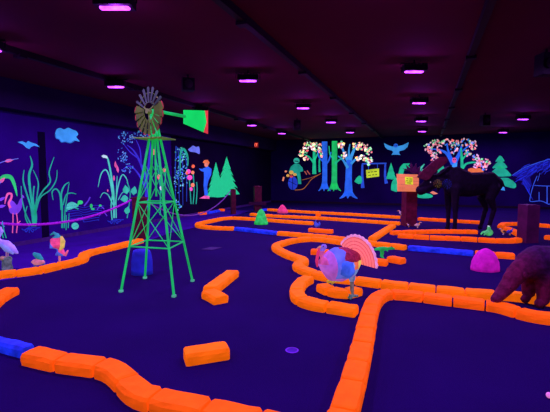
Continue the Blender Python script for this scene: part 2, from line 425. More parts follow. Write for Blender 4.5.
# ------------------------------------------------------------------ posts, ropes, columns
def post(px, yb, wpx, ytop, label, name='rope_post', cat='post', m=BROWN, rot=.35, cap=True, dep=1.0):
    b = hitz(px, yb); dpt = (b - EYE).dot(RM @ V((0, 0, -1)))
    w = wpx / F * dpt / (math.cos(rot) + math.sin(rot) * dep); h = (yb - ytop) / F * dpt
    c = b + AWAY * w * .6
    t = thing(name, label, cat, c, YAW + rot)
    M().box((0, 0, h * .48), (w, w * dep, h * .96)).build('shaft', m, t)
    if cap: M().lathe([(w * .62, h * .95), (w * .62, h * .975), (w * .3, h)], 4).build('cap', m, t)
    return c, h, w
pA, hA, wA = post(137.5, 240, 18.5, 197, 'red brown rope post behind the left windmill leg')
pB, hB, wB = post(233, 214.5, 6, 189, 'thin red brown rope post in front of the fir trees')
pC, hC, wC = post(257.5, 212.2, 8.5, 186, 'red brown rope post behind the green mound', rot=.2)
cp = pC + V((0, 0, hC * .32)) + AWAY * (wC * .7)
tag(M().box((0, 0, 0), (.75, .05, .14)).build('crossboard', mat('dark_board', (.03, .004, .02)), loc=pC - AWAY * (wC * .62) + V((0, 0, hC * .33))), 'dark board fixed across the brown post behind the green mound', 'board')
bpy.data.objects['crossboard'].rotation_euler.z = YAW
ROPE = fluo('rope_purple', 'b01ad0', .45, .4, scale=30, var=.35)
ROPE2 = fluo('rope_lilac', '8a4ab8', .25, .35, scale=30, var=.35)
def rope(a, b, sag, r, m, label):
    c = (a + b) / 2
    P = [a.lerp(b, t / 24) - V((0, 0, sag * 4 * (t / 24) * (1 - t / 24))) - c for t in range(25)]
    mm = M().tube(P, r, 8)
    return tag(mm.build('rope', m, loc=c, smooth=True), label, 'rope')
A = pA + V((0, 0, hA * .93)) - RIGHT * wA * .4 - AWAY * wA * .5
B0 = hitz(-62, 268); Bt = V((B0.x, B0.y, A.z))
rope(A, Bt, .40, .024, ROPE, 'thick magenta rope sagging in front of the reed paintings')
t = thing('rope_post', 'brown rope post past the left edge of the picture', 'post', (Bt.x, Bt.y, 0), YAW)
M().box((0, 0, .53), (.3, .3, 1.06)).build('shaft', BROWN, t)
bpy.data.objects.remove(t.children[0]); bpy.data.objects.remove(t)      # outside the frame: not needed
A2 = pA + V((0, 0, hA * .86)) + RIGHT * wA * .6
B2 = pB + V((0, 0, hB * .93)) - RIGHT * wB * .5 - AWAY * wB * .3
rope(A2, B2, .62, .018, ROPE2, 'thin lilac rope sagging between the two brown posts by the firs')
# sign post with board
pD, hD, wD = post(411, 226.5, 12.5, 188, 'thick red brown post carrying the orange plank sign', 'sign_post', m=mat('sign_post_red', (.11, .005, .018), rough=.7, scale=6, var=.4, bump=.3), rot=.1)
fr = pD - AWAY * (wD * .75)
def onf(x, y, p=fr): return hitp(x, y, p, AWAY)
sg = thing('plank_sign', 'orange plank sign with a yellow notice on the red post', 'sign', fr + V((0, 0, 0)))
SIGNO = fluo('sign_orange', 'f88858', .66, .4, scale=4, var=.15)
for k in range(5):
    y0 = 174.2 + k * 3.5; y1 = y0 + 3.3; j = random.uniform(-.6, .6)
    P = [onf(397 + j, y0 - .3), onf(418.5, y0 + .2), onf(418.5, y1 + .2), onf(397.3 + j, y1 - .2)]
    M().plate([p - fr for p in P], -AWAY, .03).build('plank', SIGNO, sg)
P = [onf(x, y) - fr - AWAY * .032 for x, y in ((404.6, 176.8), (412.4, 177.2), (412.6, 184.6), (404.9, 184.2))]
nt_ = M().plate(P, -AWAY, .006).build('notice', fluo('notice_yellow', 'e8f030', .7, .3), sg)
INK = mat('dark_ink', (.06, .10, .01), rough=.8)
mm = M()
for r_, (xa, xb) in enumerate(((406, 408), (409, 411.2), (405.8, 407.4), (408.4, 411.6), (406.4, 410.6))):
    yy = (178.4, 178.6, 180.4, 180.6, 182.6)[r_]
    mm.plate([onf(x, y) - fr - AWAY * .038 for x, y in ((xa, yy), (xb, yy + .1), (xb, yy + .8), (xa, yy + .7))], -AWAY, .002)
mm.build('lettering', INK, nt_)
# square column at the right
post(532.3, 243.5, 15, 203.5, 'square purple brown column standing on the carpet at the right', 'column', 'column', mat('purple_column', (.07, .005, .04), rough=.7, scale=4, var=.35, bump=.2), rot=.12, cap=False)

# ------------------------------------------------------------------ small figurines
def base_at(px, py, z=0.0): return hitz(px, py, z)
def scale_at(p): return (p - EYE).dot(RM @ V((0, 0, -1))) / F      # metres per pixel
FACE_L = math.atan2(-RIGHT.y, -RIGHT.x)       # local +x to the left of the picture
# heron on a stump
p = base_at(4.5, 272.5); u = scale_at(p) * 1.12
p = p + AWAY * .10 - RIGHT * .02
st = thing('tree_stump', 'grey green stump under the lavender heron', 'stump', p)
M().lathe([(4.8 * u, 0), (4.6 * u, 3 * u), (3.8 * u, 7 * u), (4.0 * u, 11 * u), (3.6 * u, 13 * u)], 12, wob=.10).build('trunk', mat('stump_grey', (.10, .16, .10), (.03, .06, .05), scale=14, var=.6, bump=.7), st, smooth=True)
M().ball((-1.5 * u, -2.5 * u, 12 * u), (3.2 * u, 2.4 * u, 2.2 * u)).build('moss', mat('stump_top', (.35, .25, .12), (.10, .07, .03), scale=14, var=.5), st, smooth=True)
hr = thing('heron_figurine', 'lavender heron with curved neck standing on the stump at the left edge', 'heron', p + V((0, 0, 12 * u)), FACE_L)
m = M()
m.tube([(-10.5 * u, 0, 4 * u), (-6 * u, 0, 7.5 * u), (0, 0, 12 * u), (5 * u, 0, 14.5 * u)], [1.0 * u, 3.2 * u, 4.6 * u, 2.6 * u], 12)
m.tube([(4 * u, 0, 15 * u), (6.5 * u, 0, 19 * u), (4.4 * u, 0, 22 * u), (2.2 * u, 0, 25 * u), (3.4 * u, 0, 27.6 * u), (5 * u, 0, 26.6 * u)], [2.4 * u, 1.7 * u, 1.4 * u, 1.4 * u, 1.7 * u, 1.4 * u], 8)
m.fuse('body', mat('heron_lavender', (.28, .22, .62), (.16, .13, .40), scale=7, var=.35), hr, voxel=.018, smooth=4)
M().tube([(5.4 * u, 0, 26.6 * u), (10 * u, 0, 24.6 * u)], [.8 * u, .15 * u], 8).build('beak', fluo('heron_beak', 'f0905a', .4), hr)
M().tube([(1.0 * u, 0, 28.6 * u), (2.4 * u, 0, 30.5 * u), (2.0 * u, 0, 33.5 * u)], [.7 * u, .7 * u, .3 * u], 6).build('crest', fluo('heron_crest', '50a8d8', .5), hr)
for s in (-1, 1):
    M().tube([(-8 * u, s * 3 * u, 4.5 * u), (-3 * u, s * 4.2 * u, 9 * u), (2 * u, s * 3.4 * u, 12.5 * u)], [(1 * u, .8 * u), (1.2 * u, 2.8 * u), (1 * u, 1.8 * u)], 8).build('wing', fluo('heron_wing', '8fa0f0', .5, .4, var=.3), hr, smooth=True)
    M().tube([(-1 * u, s * 1.3 * u, 8.5 * u), (-.4 * u, s * 1.2 * u, .6 * u)], .5 * u, 6).build('leg', fluo('heron_leg', 'c890c0', .35), hr)
# colourful crested bird
p = base_at(55, 265.8) + AWAY * .16; u = scale_at(p) * 1.08
k0 = thing('parrot_figurine', 'multicoloured crested bird with yellow wing behind the walkway border', 'bird', p, FACE_L)
m = M()
m.tube([(-3.4 * u, 0, 9 * u), (0, 0, 11 * u), (2.6 * u, 0, 16 * u), (2.5 * u, 0, 22 * u), (.5 * u, 0, 25 * u)], [2.2 * u, 4.6 * u, 5.6 * u, 5.0 * u, 3.2 * u], 12)
def pk(c):
    if c.z > 24.5 * u: return 2
    return 0 if c.z < 13.5 * u + c.x * 1.1 else 1
m.fuse('body', [fluo('bird_blue', '5a78e8', .5), fluo('bird_pink', 'f0508a', .55, var=.45, scale=9), fluo('bird_teal', '30a0a0', .5)], k0, .007, 4, pk)
M().tube([(-.8 * u, 0, 22.5 * u), (1 * u, 0, 27 * u), (4.5 * u, 0, 28.8 * u), (7.5 * u, 0, 27 * u)], [1.8 * u, 1.8 * u, 1.3 * u, .5 * u], 8).build('crest', fluo('bird_teal', '30a0a0', .5), k0, smooth=True)
M().tube([(4.4 * u, 0, 21 * u), (7.4 * u, 0, 20.4 * u)], [.9 * u, .2 * u], 6).build('beak', fluo('bird_beak', 'f0b0a0', .5), k0)
M().tube([(-3.6 * u, 2.2 * u, 25.5 * u), (-4.8 * u, 2.2 * u, 21.5 * u), (-4.0 * u, 2.2 * u, 16 * u), (-1.8 * u, 2.2 * u, 13.5 * u)], [1.3 * u, 2.5 * u, 2.3 * u, 1.0 * u], 10, flat=.8).build('wing', fluo('bird_yellow', 'e8d060', .6, .4, var=.3), k0, smooth=True)
M().tube([(-1.5 * u, 0, 10 * u), (-5.5 * u, 0, 8.6 * u), (-8 * u, 0, 12.4 * u)], [1.8 * u, 1.7 * u, .7 * u], 8).build('tail', fluo('bird_tail', 'f06a90', .55), k0, smooth=True)
for s in (-1, 1):
    M().tube([(0, s * .9 * u, 9 * u), (.1 * u, s * .9 * u, .5 * u)], .55 * u, 6).build('leg', fluo('bird_leg', 'f08090', .5), k0)
# small frog like figurine with teal back
p = base_at(33.5, 270.3) + AWAY * .14; u = scale_at(p) * 1.1
k1 = thing('frog_figurine', 'small salmon figurine with a teal pointed back behind the walkway border', 'figurine', p, FACE_L)
m = M(); m.ball((0, 0, 6 * u), (5.4 * u, 4.4 * u, 3.0 * u)); m.tube([(-4 * u, 0, 6 * u), (-6 * u, 0, 5.4 * u)], [1.8 * u, .8 * u]); m.tube([(3.5 * u, 0, 6.6 * u), (6 * u, 0, 5.6 * u)], [1.8 * u, .8 * u])
m.fuse('body', fluo('frog_salmon', 'e88a98', .55, .4, var=.3), k1, .012, 3)
M().tube([(-3.5 * u, 0, 8 * u), (0, 0, 11.5 * u), (3.2 * u, 0, 13.6 * u)], [1.6 * u, 2.8 * u, 1.5 * u], 8).build('back_shell', fluo('frog_teal', '2aa0a0', .5, .4, var=.35), k1, smooth=True)
for s in (-1, 1):
    M().tube([(s * 2.5 * u, -2 * u, 5 * u), (s * 5.0 * u, -3 * u, 1.4 * u), (s * 6.0 * u, -4 * u, .8 * u)], [1.3 * u, 1.0 * u, .9 * u], 8).build('foot', fluo('frog_foot', '7a7ac0', .25, .4), k1, smooth=True)
# blue squirrel on a brick
p = base_at(316.5, 227.2, .1); u = scale_at(p)
k2 = thing('squirrel_figurine', 'small blue animal figurine with upright ears on an orange brick', 'figurine', V((p.x, p.y, .10)), FACE_L)
m = M(); m.ball((0, 0, 2.2 * u), (2.6 * u, 1.8 * u, 2.3 * u)); m.ball((1.2 * u, 0, 4.6 * u), (1.5 * u, 1.3 * u, 1.4 * u))
BLF = fluo('figurine_blue', '4a58d8', .5)
m.fuse('body', BLF, k2, .02, 3)
for s in (-1, 1): M().tube([(1.0 * u, s * .7 * u, 5.4 * u), (.4 * u, s * 1.0 * u, 7.4 * u)], [.5 * u, .3 * u], 6).build('ear', BLF, k2)
M().tube([(-2.2 * u, 0, 1.2 * u), (-3.2 * u, 0, 3.4 * u), (-2.6 * u, 0, 5 * u)], [.8 * u, 1.0 * u, .5 * u], 8).build('tail', BLF, k2, smooth=True)
# green lizard on a brick
p = base_at(382, 257.8, .1); u = scale_at(p)
GL = fluo('lizard_green', '18c050', .55, .45, scale=9, var=.4)
k3 = thing('lizard_figurine', 'green upright lizard with a long level body on the brick right of the turkey', 'lizard', V((p.x, p.y, .10)), FACE_L + math.pi)
m = M()
m.tube([(-9 * u, 0, 8 * u), (-4 * u, 0, 9.2 * u), (1 * u, 0, 9.2 * u), (6 * u, 0, 9.4 * u), (9.5 * u, 0, 9.8 * u), (12.5 * u, 0, 9.2 * u)], [.7 * u, 1.8 * u, 2.2 * u, 1.5 * u, 1.6 * u, .8 * u], 10)
for s in (-1, 1):
    m.tube([(-1 * u, s * 1.2 * u, 8.5 * u), (.2 * u, s * 1.6 * u, 5 * u), (-.8 * u, s * 1.7 * u, 1.0 * u), (1.4 * u, s * 1.9 * u, .55 * u)], [2.0 * u, 1.5 * u, 1.1 * u, .8 * u], 8)
    m.tube([(4 * u, s * 1.2 * u, 8.5 * u), (5.4 * u, s * 1.6 * u, 6.4 * u)], [.8 * u, .5 * u], 6)
m.fuse('body', GL, k3, .012, 3)
for s in (-1, 1): M().ball((9.6 * u, s * 1.1 * u, 11 * u), .5 * u).build('eye', INK, k3)
# green frog inside the moose pen
p = base_at(494, 237.4) + AWAY * .25; u = scale_at(p)
k4 = thing('frog_figurine', 'light green frog sitting behind the front border under the moose', 'frog', p, FACE_L)
m = M(); m.ball((0, 0, 3.4 * u), (4.2 * u, 3 * u, 3.4 * u)); m.ball((.2 * u, 0, 8 * u), (1.8 * u, 2 * u, 1.8 * u)); m.tube([(0, 0, 5 * u), (.2 * u, 0, 8 * u)], 1.5 * u)
for s in (-1, 1): m.tube([(1.5 * u, s * 2.5 * u, 4 * u), (4.5 * u, s * 3 * u, 3.6 * u), (6.5 * u, s * 3 * u, 1.2 * u)], [1.2 * u, 1.1 * u, .9 * u], 8)
m.fuse('body', fluo('frog_green', '58d878', .5, .45, var=.4), k4, .02, 3)
for s in (-1, 1): M().ball((.6 * u, s * .9 * u, 9.8 * u), .6 * u).build('eye', fluo('eye_pale', 'd0f0e0', .6), k4)
# small birds
def small_bird(px, py, k, cols, label, rz, off=.0, z=0):
    p = base_at(px, py, z) + AWAY * off; u = scale_at(p) * k
    t = thing('bird_figurine', label, 'bird', V((p.x, p.y, z)), rz)
    m = M(); m.tube([(-3.4 * u, 0, 3.4 * u), (0, 0, 3.4 * u), (2.2 * u, 0, 5.0 * u), (3.0 * u, 0, 6.8 * u)], [.5 * u, 2.0 * u, 1.4 * u, 1.2 * u], 10)
    m.fuse('body', fluo(*cols[0]), t, .016, 3)
    M().tube([(3.8 * u, 0, 6.8 * u), (5.6 * u, 0, 6.4 * u)], [.6 * u, .1 * u], 6).build('beak', fluo(*cols[1]), t)
    for s in (-1, 1):
        M().tube([(-3.0 * u, s * 1.4 * u, 3.2 * u), (0, s * 2.0 * u, 4.0 * u), (1.4 * u, s * 1.6 * u, 4.2 * u)], [(.4 * u, .6 * u), (.5 * u, 1.4 * u), (.4 * u, .8 * u)], 8).build('wing', fluo(*cols[2]), t, smooth=True)
        M().tube([(.2 * u, s * .7 * u, 2 * u), (.3 * u, s * .7 * u, .15 * u)], .25 * u, 5).build('leg', fluo(*cols[1]), t)
    return t
PK, OG, DB = ('sb_pink', 'e0a0c8', .4), ('sb_orange', 'f09050', .4), ('sb_dark', '502840', .3)
small_bird(403.5, 216.8, .8, (PK, OG, DB), 'tiny pale bird left of the sign post foot, at the hindmost border', FACE_L, .25)
small_bird(409.5, 227.5, .55, (PK, OG, DB), 'tiny pale bird at the foot of the red sign post, on its near side', FACE_L, .05)
small_bird(418.5, 228.5, .85, (OG, PK, PK), 'tiny orange and pink bird right of the red sign post foot', FACE_L + math.pi, .1)
small_bird(503.5, 234.8, .9, (OG, PK, DB), 'tiny orange and dark bird right of the light green frog', FACE_L, .0)
small_bird(509.5, 235.2, .95, (('sb_blue', '3838d0', .45), ('sb_blue', '', 0), ('sb_blue', '', 0)) if False else (('sb_blue', '3838d0', .45), OG, ('sb_blue2', '2828a0', .4)), 'small blue bird at the right end of the pen under the moose', FACE_L + math.pi, .0)

# ------------------------------------------------------------------ turkey
p = base_at(350, 298.5); u = scale_at(p)
hd = (-RIGHT * .92 - AWAY * .39).normalized(); rz = math.atan2(hd.y, hd.x)
bc = hitp(341.5, 264, p, AWAY); 
TSC = .90
tk = thing('turkey_figurine', 'big patchwork turkey with a pink fanned tail standing over the orange bricks', 'turkey', V((bc.x, bc.y, 0)), rz)
tk.scale = (TSC, 1, 1)
zc = bc.z
m = M()
m.tube([(-.25, 0, zc + .06), (-.12, 0, zc + .02), (.06, 0, zc), (.2, 0, zc - .01), (.27, 0, zc + .0)], [.11, .20, .225, .19, .11], 16)
m.tube([(.22, 0, zc + .02), (.33, .0, zc + .06), (.345, .0, zc + .15), (.31, .01, zc + .235)], [.11, .075, .045, .036], 10)
m.ball((.30, .012, zc + .245), (.05, .036, .04))
def tpk(c):
    x, y, z = c.x, c.y, c.z - zc
    if x > .27 and z > .03: return 5 if z > .2 else 9
    if z > .06 and x < .05 + .03 * math.sin(40 * y): return 2          # dark red back
    if x < -.16: return 3 if z > -.06 else 4
    if x < -.07 and z > -.04: return 6
    if x < -.05 and z > -.12: return 4
    if x < 0 and z <= -.02: return 7
    if x > .19 or z < -.15: return 1
    return 0
cols = [fluo('turkey_blue', '6878f0', .55, .4, var=.35, scale=5), fluo('turkey_violet', 'c468d8', .55, .4, var=.3, scale=6), mat('turkey_maroon', (.22, .012, .03), (.07, .004, .012), scale=30, var=.5), fluo('turkey_yellow', 'e0d860', .6), fluo('turkey_sky', '86b0f0', .5), fluo('turkey_head', '8870d8', .5), fluo('turkey_orange', 'f07a4a', .55), fluo('turkey_lilac', 'a088e8', .5), fluo('turkey_maroon2', '902040', .3), fluo('turkey_neck', 'e060a8', .5, var=.4)]
m.fuse('body', cols, tk, .014, 5, tpk)
# wing panels on both flanks
for s in (-1, 1):
    wb = M(); wb.tube([(-.08, s * .175, zc - .06), (.0, s * .205, zc - .04), (.10, s * .195, zc + .0), (.165, s * .15, zc + .05)], [(.02, .05), (.035, .11), (.035, .10), (.02, .03)], 10)
    wb.build('wing', fluo('turkey_wing', '3f6cf4', .55, .4, var=.45, scale=7), tk, smooth=True)
    M().tube([(.02, s * .165, zc + .085), (.12, s * .14, zc + .09), (.17, s * .10, zc + .1)], [(.02, .04), (.03, .05), (.02, .03)], 10).build('shoulder', fluo('turkey_shoulder', '9aa8f4', .55, .4, var=.3), tk, smooth=True)
M().tube([(.372, .012, zc + .235), (.392, .01, zc + .17), (.405, .0, zc + .07), (.395, .0, zc + .0)], [.014, .02, .022, .012], 8).build('wattle', fluo('turkey_wattle', 'e83870', .6, var=.2), tk, smooth=True)
M().tube([(.36, .012, zc + .25), (.41, .012, zc + .235)], [.016, .004], 8).build('beak', fluo('turkey_beak', 'f0a080', .5), tk)
for s in (-1, 1): M().ball((.33, .012 + s * .033, zc + .258), .008).build('eye', INK, tk)
# tail fan
FAN = mat('turkey_fan', (.3, .3, .3)); nt = FAN.node_tree; N = nt.nodes; L = nt.links
pr = [n for n in N if n.type == 'BSDF_PRINCIPLED'][0]; tcn = [n for n in N if n.type == 'TEX_COORD'][0]
ln = N.new('ShaderNodeVectorMath'); ln.operation = 'LENGTH'; L.new(tcn.outputs['Object'], ln.inputs[0])
mu = N.new('ShaderNodeMath'); mu.operation = 'MULTIPLY'; mu.inputs[1].default_value = 2 * math.pi / .045; L.new(ln.outputs['Value'], mu.inputs[0])
sn = N.new('ShaderNodeMath'); sn.operation = 'SINE'; L.new(mu.outputs[0], sn.inputs[0])
rp = N.new('ShaderNodeValToRGB'); rp.color_ramp.elements[0].position = .78; rp.color_ramp.elements[0].color = (*rgb('f5826a'), 1)
rp.color_ramp.elements[1].position = .97; rp.color_ramp.elements[1].color = (*rgb('8a3038'), 1)
L.new(sn.outputs[0], rp.inputs['Fac'])
L.new(rp.outputs['Color'], pr.inputs['Base Color']); L.new(rp.outputs['Color'], pr.inputs['Emission Color']); pr.inputs['Emission Strength'].default_value = .6
EDGE = fluo('turkey_fan_edge', 'f0a0d0', .6)
fz = zc + .0
fo = bpy.data.objects
FR = Matrix.Rotation(.20, 3, 'Z')
def fanpt(r, a): return FR @ V((-.07 * r, r * math.sin(a), r * math.cos(a)))
NF = 13; A0, A1 = -.88, 1.50
for k in range(NF):
    a = A0 + (A1 - A0) * k / (NF - 1); d = (A1 - A0) / 2 / (NF - 1)
    r1, r2 = .335, .375
    ft = M().plate([fanpt(.05, a - d), fanpt(r1, a - d), fanpt(r1 + .008, a), fanpt(r1, a + d), fanpt(.05, a + d)], FR @ V((1, 0, 0)), .012 + .003 * (k % 2)).build('tail_feather', FAN, tk, loc=(-.235, 0, fz))
    M().plate([fanpt(r1, a - d), fanpt(r2 - .012, a - d), fanpt(r2, a), fanpt(r2 - .012, a + d), fanpt(r1, a + d), fanpt(r1 + .008, a)], FR @ V((1, 0, 0)), .014).build('feather_tip', EDGE, ft)
Rm = Matrix.Rotation(-rz, 3, 'Z')
lp = Rm @ (base_at(352, 298) - V((bc.x, bc.y, 0))); lp.x /= TSC
LEGM = mat('turkey_leg', (.20, .22, .16), (.05, .06, .04), scale=20, var=.5)
M().ball((lp.x - .0, lp.y * .8, zc - .17), (.05, .05, .085)).build('thigh', fluo('turkey_thigh', '90a8e0', .45, var=.4), tk, smooth=True)
M().tube([(lp.x, lp.y * .85, zc - .20), (lp.x, lp.y, .03)], [.03, .026], 8).build('leg', LEGM, tk, smooth=True)
ftm = M()
for a in (-.7, 0, .7, math.pi): ftm.tube([(lp.x, lp.y, .035), (lp.x + .10 * math.cos(a), lp.y + .10 * math.sin(a), .018)], [.03, .014], 8)
ftm.build('foot', mat('turkey_foot_green', (.10, .24, .14), (.02, .07, .03), scale=20, var=.5), tk, smooth=True)
l2 = Rm @ (base_at(334, 283, .1) - V((bc.x, bc.y, .0))); l2.x /= TSC
YEL = fluo('turkey_yellow_foot', 'd0a828', .5, .4, scale=25, var=.5)
M().tube([(l2.x * .8, l2.y * .8, zc - .15), (l2.x, l2.y, .135)], [.04, .022], 8).build('leg', LEGM, tk, smooth=True)
ftm = M()
for a in (-.8, -.1, .7, math.pi): ftm.tube([(l2.x, l2.y, .13), (l2.x + .11 * math.cos(a), l2.y + .11 * math.sin(a), .115)], [.024, .013], 8)
ftm.build('foot', YEL, tk, smooth=True)

# ------------------------------------------------------------------ moose
pf, ph = hitz(450, 231.5), hitz(484, 231.0)
d0 = (pf - ph); d0.z = 0; gap = d0.length; hdv = d0.normalized()
mid = (pf + ph) / 2 + AWAY * .22 + RIGHT * .13
ms = thing('moose_statue', 'large dark moose statue with a lowered head and broad red antler', 'moose', mid, math.atan2(hdv.y, hdv.x))
g2 = gap / 2
m = M()
m.tube([(-g2 - .38, 0, 1.30), (-g2 - .15, 0, 1.38), (0, 0, 1.32), (g2 - .05, 0, 1.42), (g2 + .16, 0, 1.44)], [(.16, .20), (.27, .32), (.31, .36), (.29, .44), (.22, .36)], 14)
m.tube([(g2 - .10, 0, 1.62), (g2 + .12, 0, 1.70), (g2 + .3, 0, 1.60)], [.14, .18, .16], 10)
m.tube([(g2 + .05, 0, 1.52), (g2 + .32, 0, 1.48), (g2 + .55, 0, 1.42)], [(.22, .30), (.19, .24), (.16, .18)], 12)
m.tube([(g2 + .50, 0, 1.46), (g2 + .68, 0, 1.36), (g2 + .86, 0, 1.22), (g2 + 1.0, 0, 1.14)], [(.17, .21), (.16, .20), (.14, .16), (.13, .14)], 12)
m.tube([(g2 + .40, 0, 1.26), (g2 + .46, 0, 1.08)], [.06, .02], 8)
for s in (-1, 1):
    m.tube([(g2 - .0, s * .18, 1.25), (g2 + .02, s * .19, .92), (g2 + .0, s * .19, .5), (g2, s * .19, .10), (g2 + .03, s * .19, .04)], [.16, .105, .07, .058, .075], 10)
    m.tube([(-g2 - .12, s * .18, 1.25), (-g2 - .0, s * .19, .92), (-g2 - .14, s * .19, .62), (-g2, s * .19, .10), (-g2 + .03, s * .19, .04)], [.20, .14, .075, .06, .075], 10)
m.tube([(-g2 - .46, 0, 1.42), (-g2 - .56, 0, 1.25)], [.05, .03], 8)
m.fuse('body', MOOSE, ms, .028, 5)
from mathutils.bvhtree import BVHTree
mb = [o for o in ms.children if o.name.startswith('body')][0]
mw = Matrix.Translation(mid) @ Matrix.Rotation(ms.rotation_euler.z, 4, 'Z'); mi_ = mw.inverted()
tree = BVHTree.FromPolygons([v.co for v in mb.data.vertices], [tuple(p.vertices) for p in mb.data.polygons])
YD = dots_mat('yellow_dots', ['e0b840', 'e8d060', 'd09030'], .6); BD = dots_mat('blue_dots', ['3048e0', '4868f0'], .55)
for fx, fy, md, lab, rings_ in ((437.6, 183.8, YD, 'ring of yellow dots painted on the neck', ((1.2, 4), (2.6, 8), (3.9, 11))), (447, 184, BD, 'ring of blue dots painted on the shoulder', ((1.2, 4), (2.8, 9), (4.4, 12)))):
    mm = M()
    for r, n in rings_:
        for q in range(n):
            a = 6.283 * q / n; o_ = mi_ @ EYE; d_ = (mi_.to_3x3() @ ray(fx + r * math.cos(a), fy + r * math.sin(a))).normalized()
            hit = tree.ray_cast(o_, d_)
            if hit[0] is not None: mm.ball(hit[0], .0065, 6, 4)
    if mm.v: mm.build('flower_emblem', md, ms)['label'] = lab
for s in (-1, 1):
    M().tube([(g2 + .5, s * .12, 1.58), (g2 + .40, s * .24, 1.70), (g2 + .36, s * .28, 1.78)], [(.05, .03), (.06, .03), (.015, .01)], 8).build('ear', MOOSE, ms, smooth=True)
    M().ball((g2 + .74, s * .135, 1.40), .018).build('eye', fluo('moose_eye', 'd0b0d0', .5), ms)
hpos = pf + AWAY * .05 - RIGHT * .3
def ant(px, off, nm, mt, th=.035, tilt=0.0):
    # palm standing in an upright plane beside the head
    pt = mid + hdv * (g2 + .5) + AWAY * off
    nr = (AWAY + RIGHT * tilt).normalized()
    P = [hitp(x, y, pt, nr) for x, y in px]
    R_ = Matrix.Rotation(-ms.rotation_euler.z, 3, 'Z')
    P = [R_ @ (q - mid) for q in P]; n_ = R_ @ nr
    mm = M(); mm.plate([q - n_ * th / 2 for q in P], n_, th)
    o = mm.build(nm, mt, ms)
    bv = o.modifiers.new('bevel', 'BEVEL'); bv.width = .012; bv.segments = 2
    return o
ant([(417, 177), (420, 172.4), (424, 169), (429.5, 164.4), (433, 161), (437.5, 158.2), (442, 156.6), (446, 157), (448, 159.4), (447, 162.4), (443.5, 165.5), (439, 169), (435.6, 172), (432.5, 175), (430, 178.5), (426, 180.6), (421, 179)], -.22, 'antler', ANTLER, .06)
ant([(422, 177), (417.5, 174.4), (411, 172.6), (406, 171), (402.6, 168.2), (407, 169), (406, 164.6), (409.6, 168), (411, 162.6), (413.2, 167.6), (416.4, 163), (416.8, 168.6), (420.6, 165.4), (420, 170.6), (424, 174)], .26, 'antler', mat('moose_dark_antler', (.035, .003, .022), rough=.7, var=.5), .05)

# ------------------------------------------------------------------ bear
pf = hitz(538, 307)
bh = (-RIGHT * .95 - AWAY * .30).normalized()
bo = pf + AWAY * .08 - bh * .30
br = thing('bear_statue', 'reddish brown bear statue sniffing the orange border at the right edge', 'bear', V((bo.x, bo.y, 0)), math.atan2(bh.y, bh.x))
m = M()
m.tube([(-.62, 0, .50), (-.40, 0, .54), (-.05, 0, .53), (.28, 0, .56), (.46, 0, .52)], [(.18, .18), (.24, .23), (.25, .23), (.22, .23), (.16, .18)], 14)
m.tube([(.38, 0, .56), (.56, 0, .47), (.69, 0, .35)], [(.16, .17), (.12, .13), (.10, .105)], 12)
m.tube([(.69, 0, .33), (.80, 0, .225), (.92, 0, .12)], [(.10, .10), (.08, .08), (.06, .058)], 12)
for s in (-1, 1):
    m.tube([(.24, s * .10, .45), (.27, s * .10, .25), (.28, s * .10, .08), (.35, s * .10, .045)], [.14, .095, .07, .06], 10)
    m.tube([(-.5, s * .10, .42), (-.42, s * .10, .25), (-.52, s * .10, .12), (-.46, s * .10, .045)], [.16, .12, .075, .07], 10)
m.tube([(-.78, 0, .54), (-.86, 0, .48)], [.05, .03], 8)
nt = BEAR.node_tree; N = nt.nodes; L = nt.links          # reddish face and legs blending into the dark violet back
pr = [n for n in N if n.type == 'BSDF_PRINCIPLED'][0]; tcn = [n for n in N if n.type == 'TEX_COORD'][0]; nz = [n for n in N if n.type == 'TEX_NOISE'][0]
old = pr.inputs['Base Color'].links[0].from_socket
sx = N.new('ShaderNodeSeparateXYZ'); L.new(tcn.outputs['Object'], sx.inputs[0])
m1 = N.new('ShaderNodeMapRange'); m1.inputs[1].default_value = .36; m1.inputs[2].default_value = .66; L.new(sx.outputs['X'], m1.inputs[0])
m2 = N.new('ShaderNodeMapRange'); m2.inputs[1].default_value = .48; m2.inputs[2].default_value = .30; L.new(sx.outputs['Z'], m2.inputs[0])
mx = N.new('ShaderNodeMath'); mx.operation = 'MAXIMUM'; L.new(m1.outputs[0], mx.inputs[0]); L.new(m2.outputs[0], mx.inputs[1])
rc = N.new('ShaderNodeValToRGB'); rc.color_ramp.elements[0].position = .35; rc.color_ramp.elements[1].position = .65
rc.color_ramp.elements[0].color = (.07, .004, .018, 1); rc.color_ramp.elements[1].color = (.15, .012, .040, 1); L.new(nz.outputs['Fac'], rc.inputs['Fac'])
mc = N.new('ShaderNodeMix'); mc.data_type = 'RGBA'; L.new(mx.outputs[0], mc.inputs[0]); L.new(old, mc.inputs[6]); L.new(rc.outputs['Color'], mc.inputs[7])
L.new(mc.outputs[2], pr.inputs['Base Color'])
m.fuse('body', BEAR, br, .016, 4)
for s in (-1, 1):
    M().ball((.60, s * .115, .45), (.03, .022, .045)).build('ear', BEAR, br, smooth=True)
    M().ball((.77, s * .078, .29), .010).build('eye', DARKMETAL, br)
br.scale = (1, 1, .94)
M().ball((.93, 0, .115), (.028, .036, .026)).build('nose', mat('bear_nose', (.16, .02, .16)), br, smooth=True)

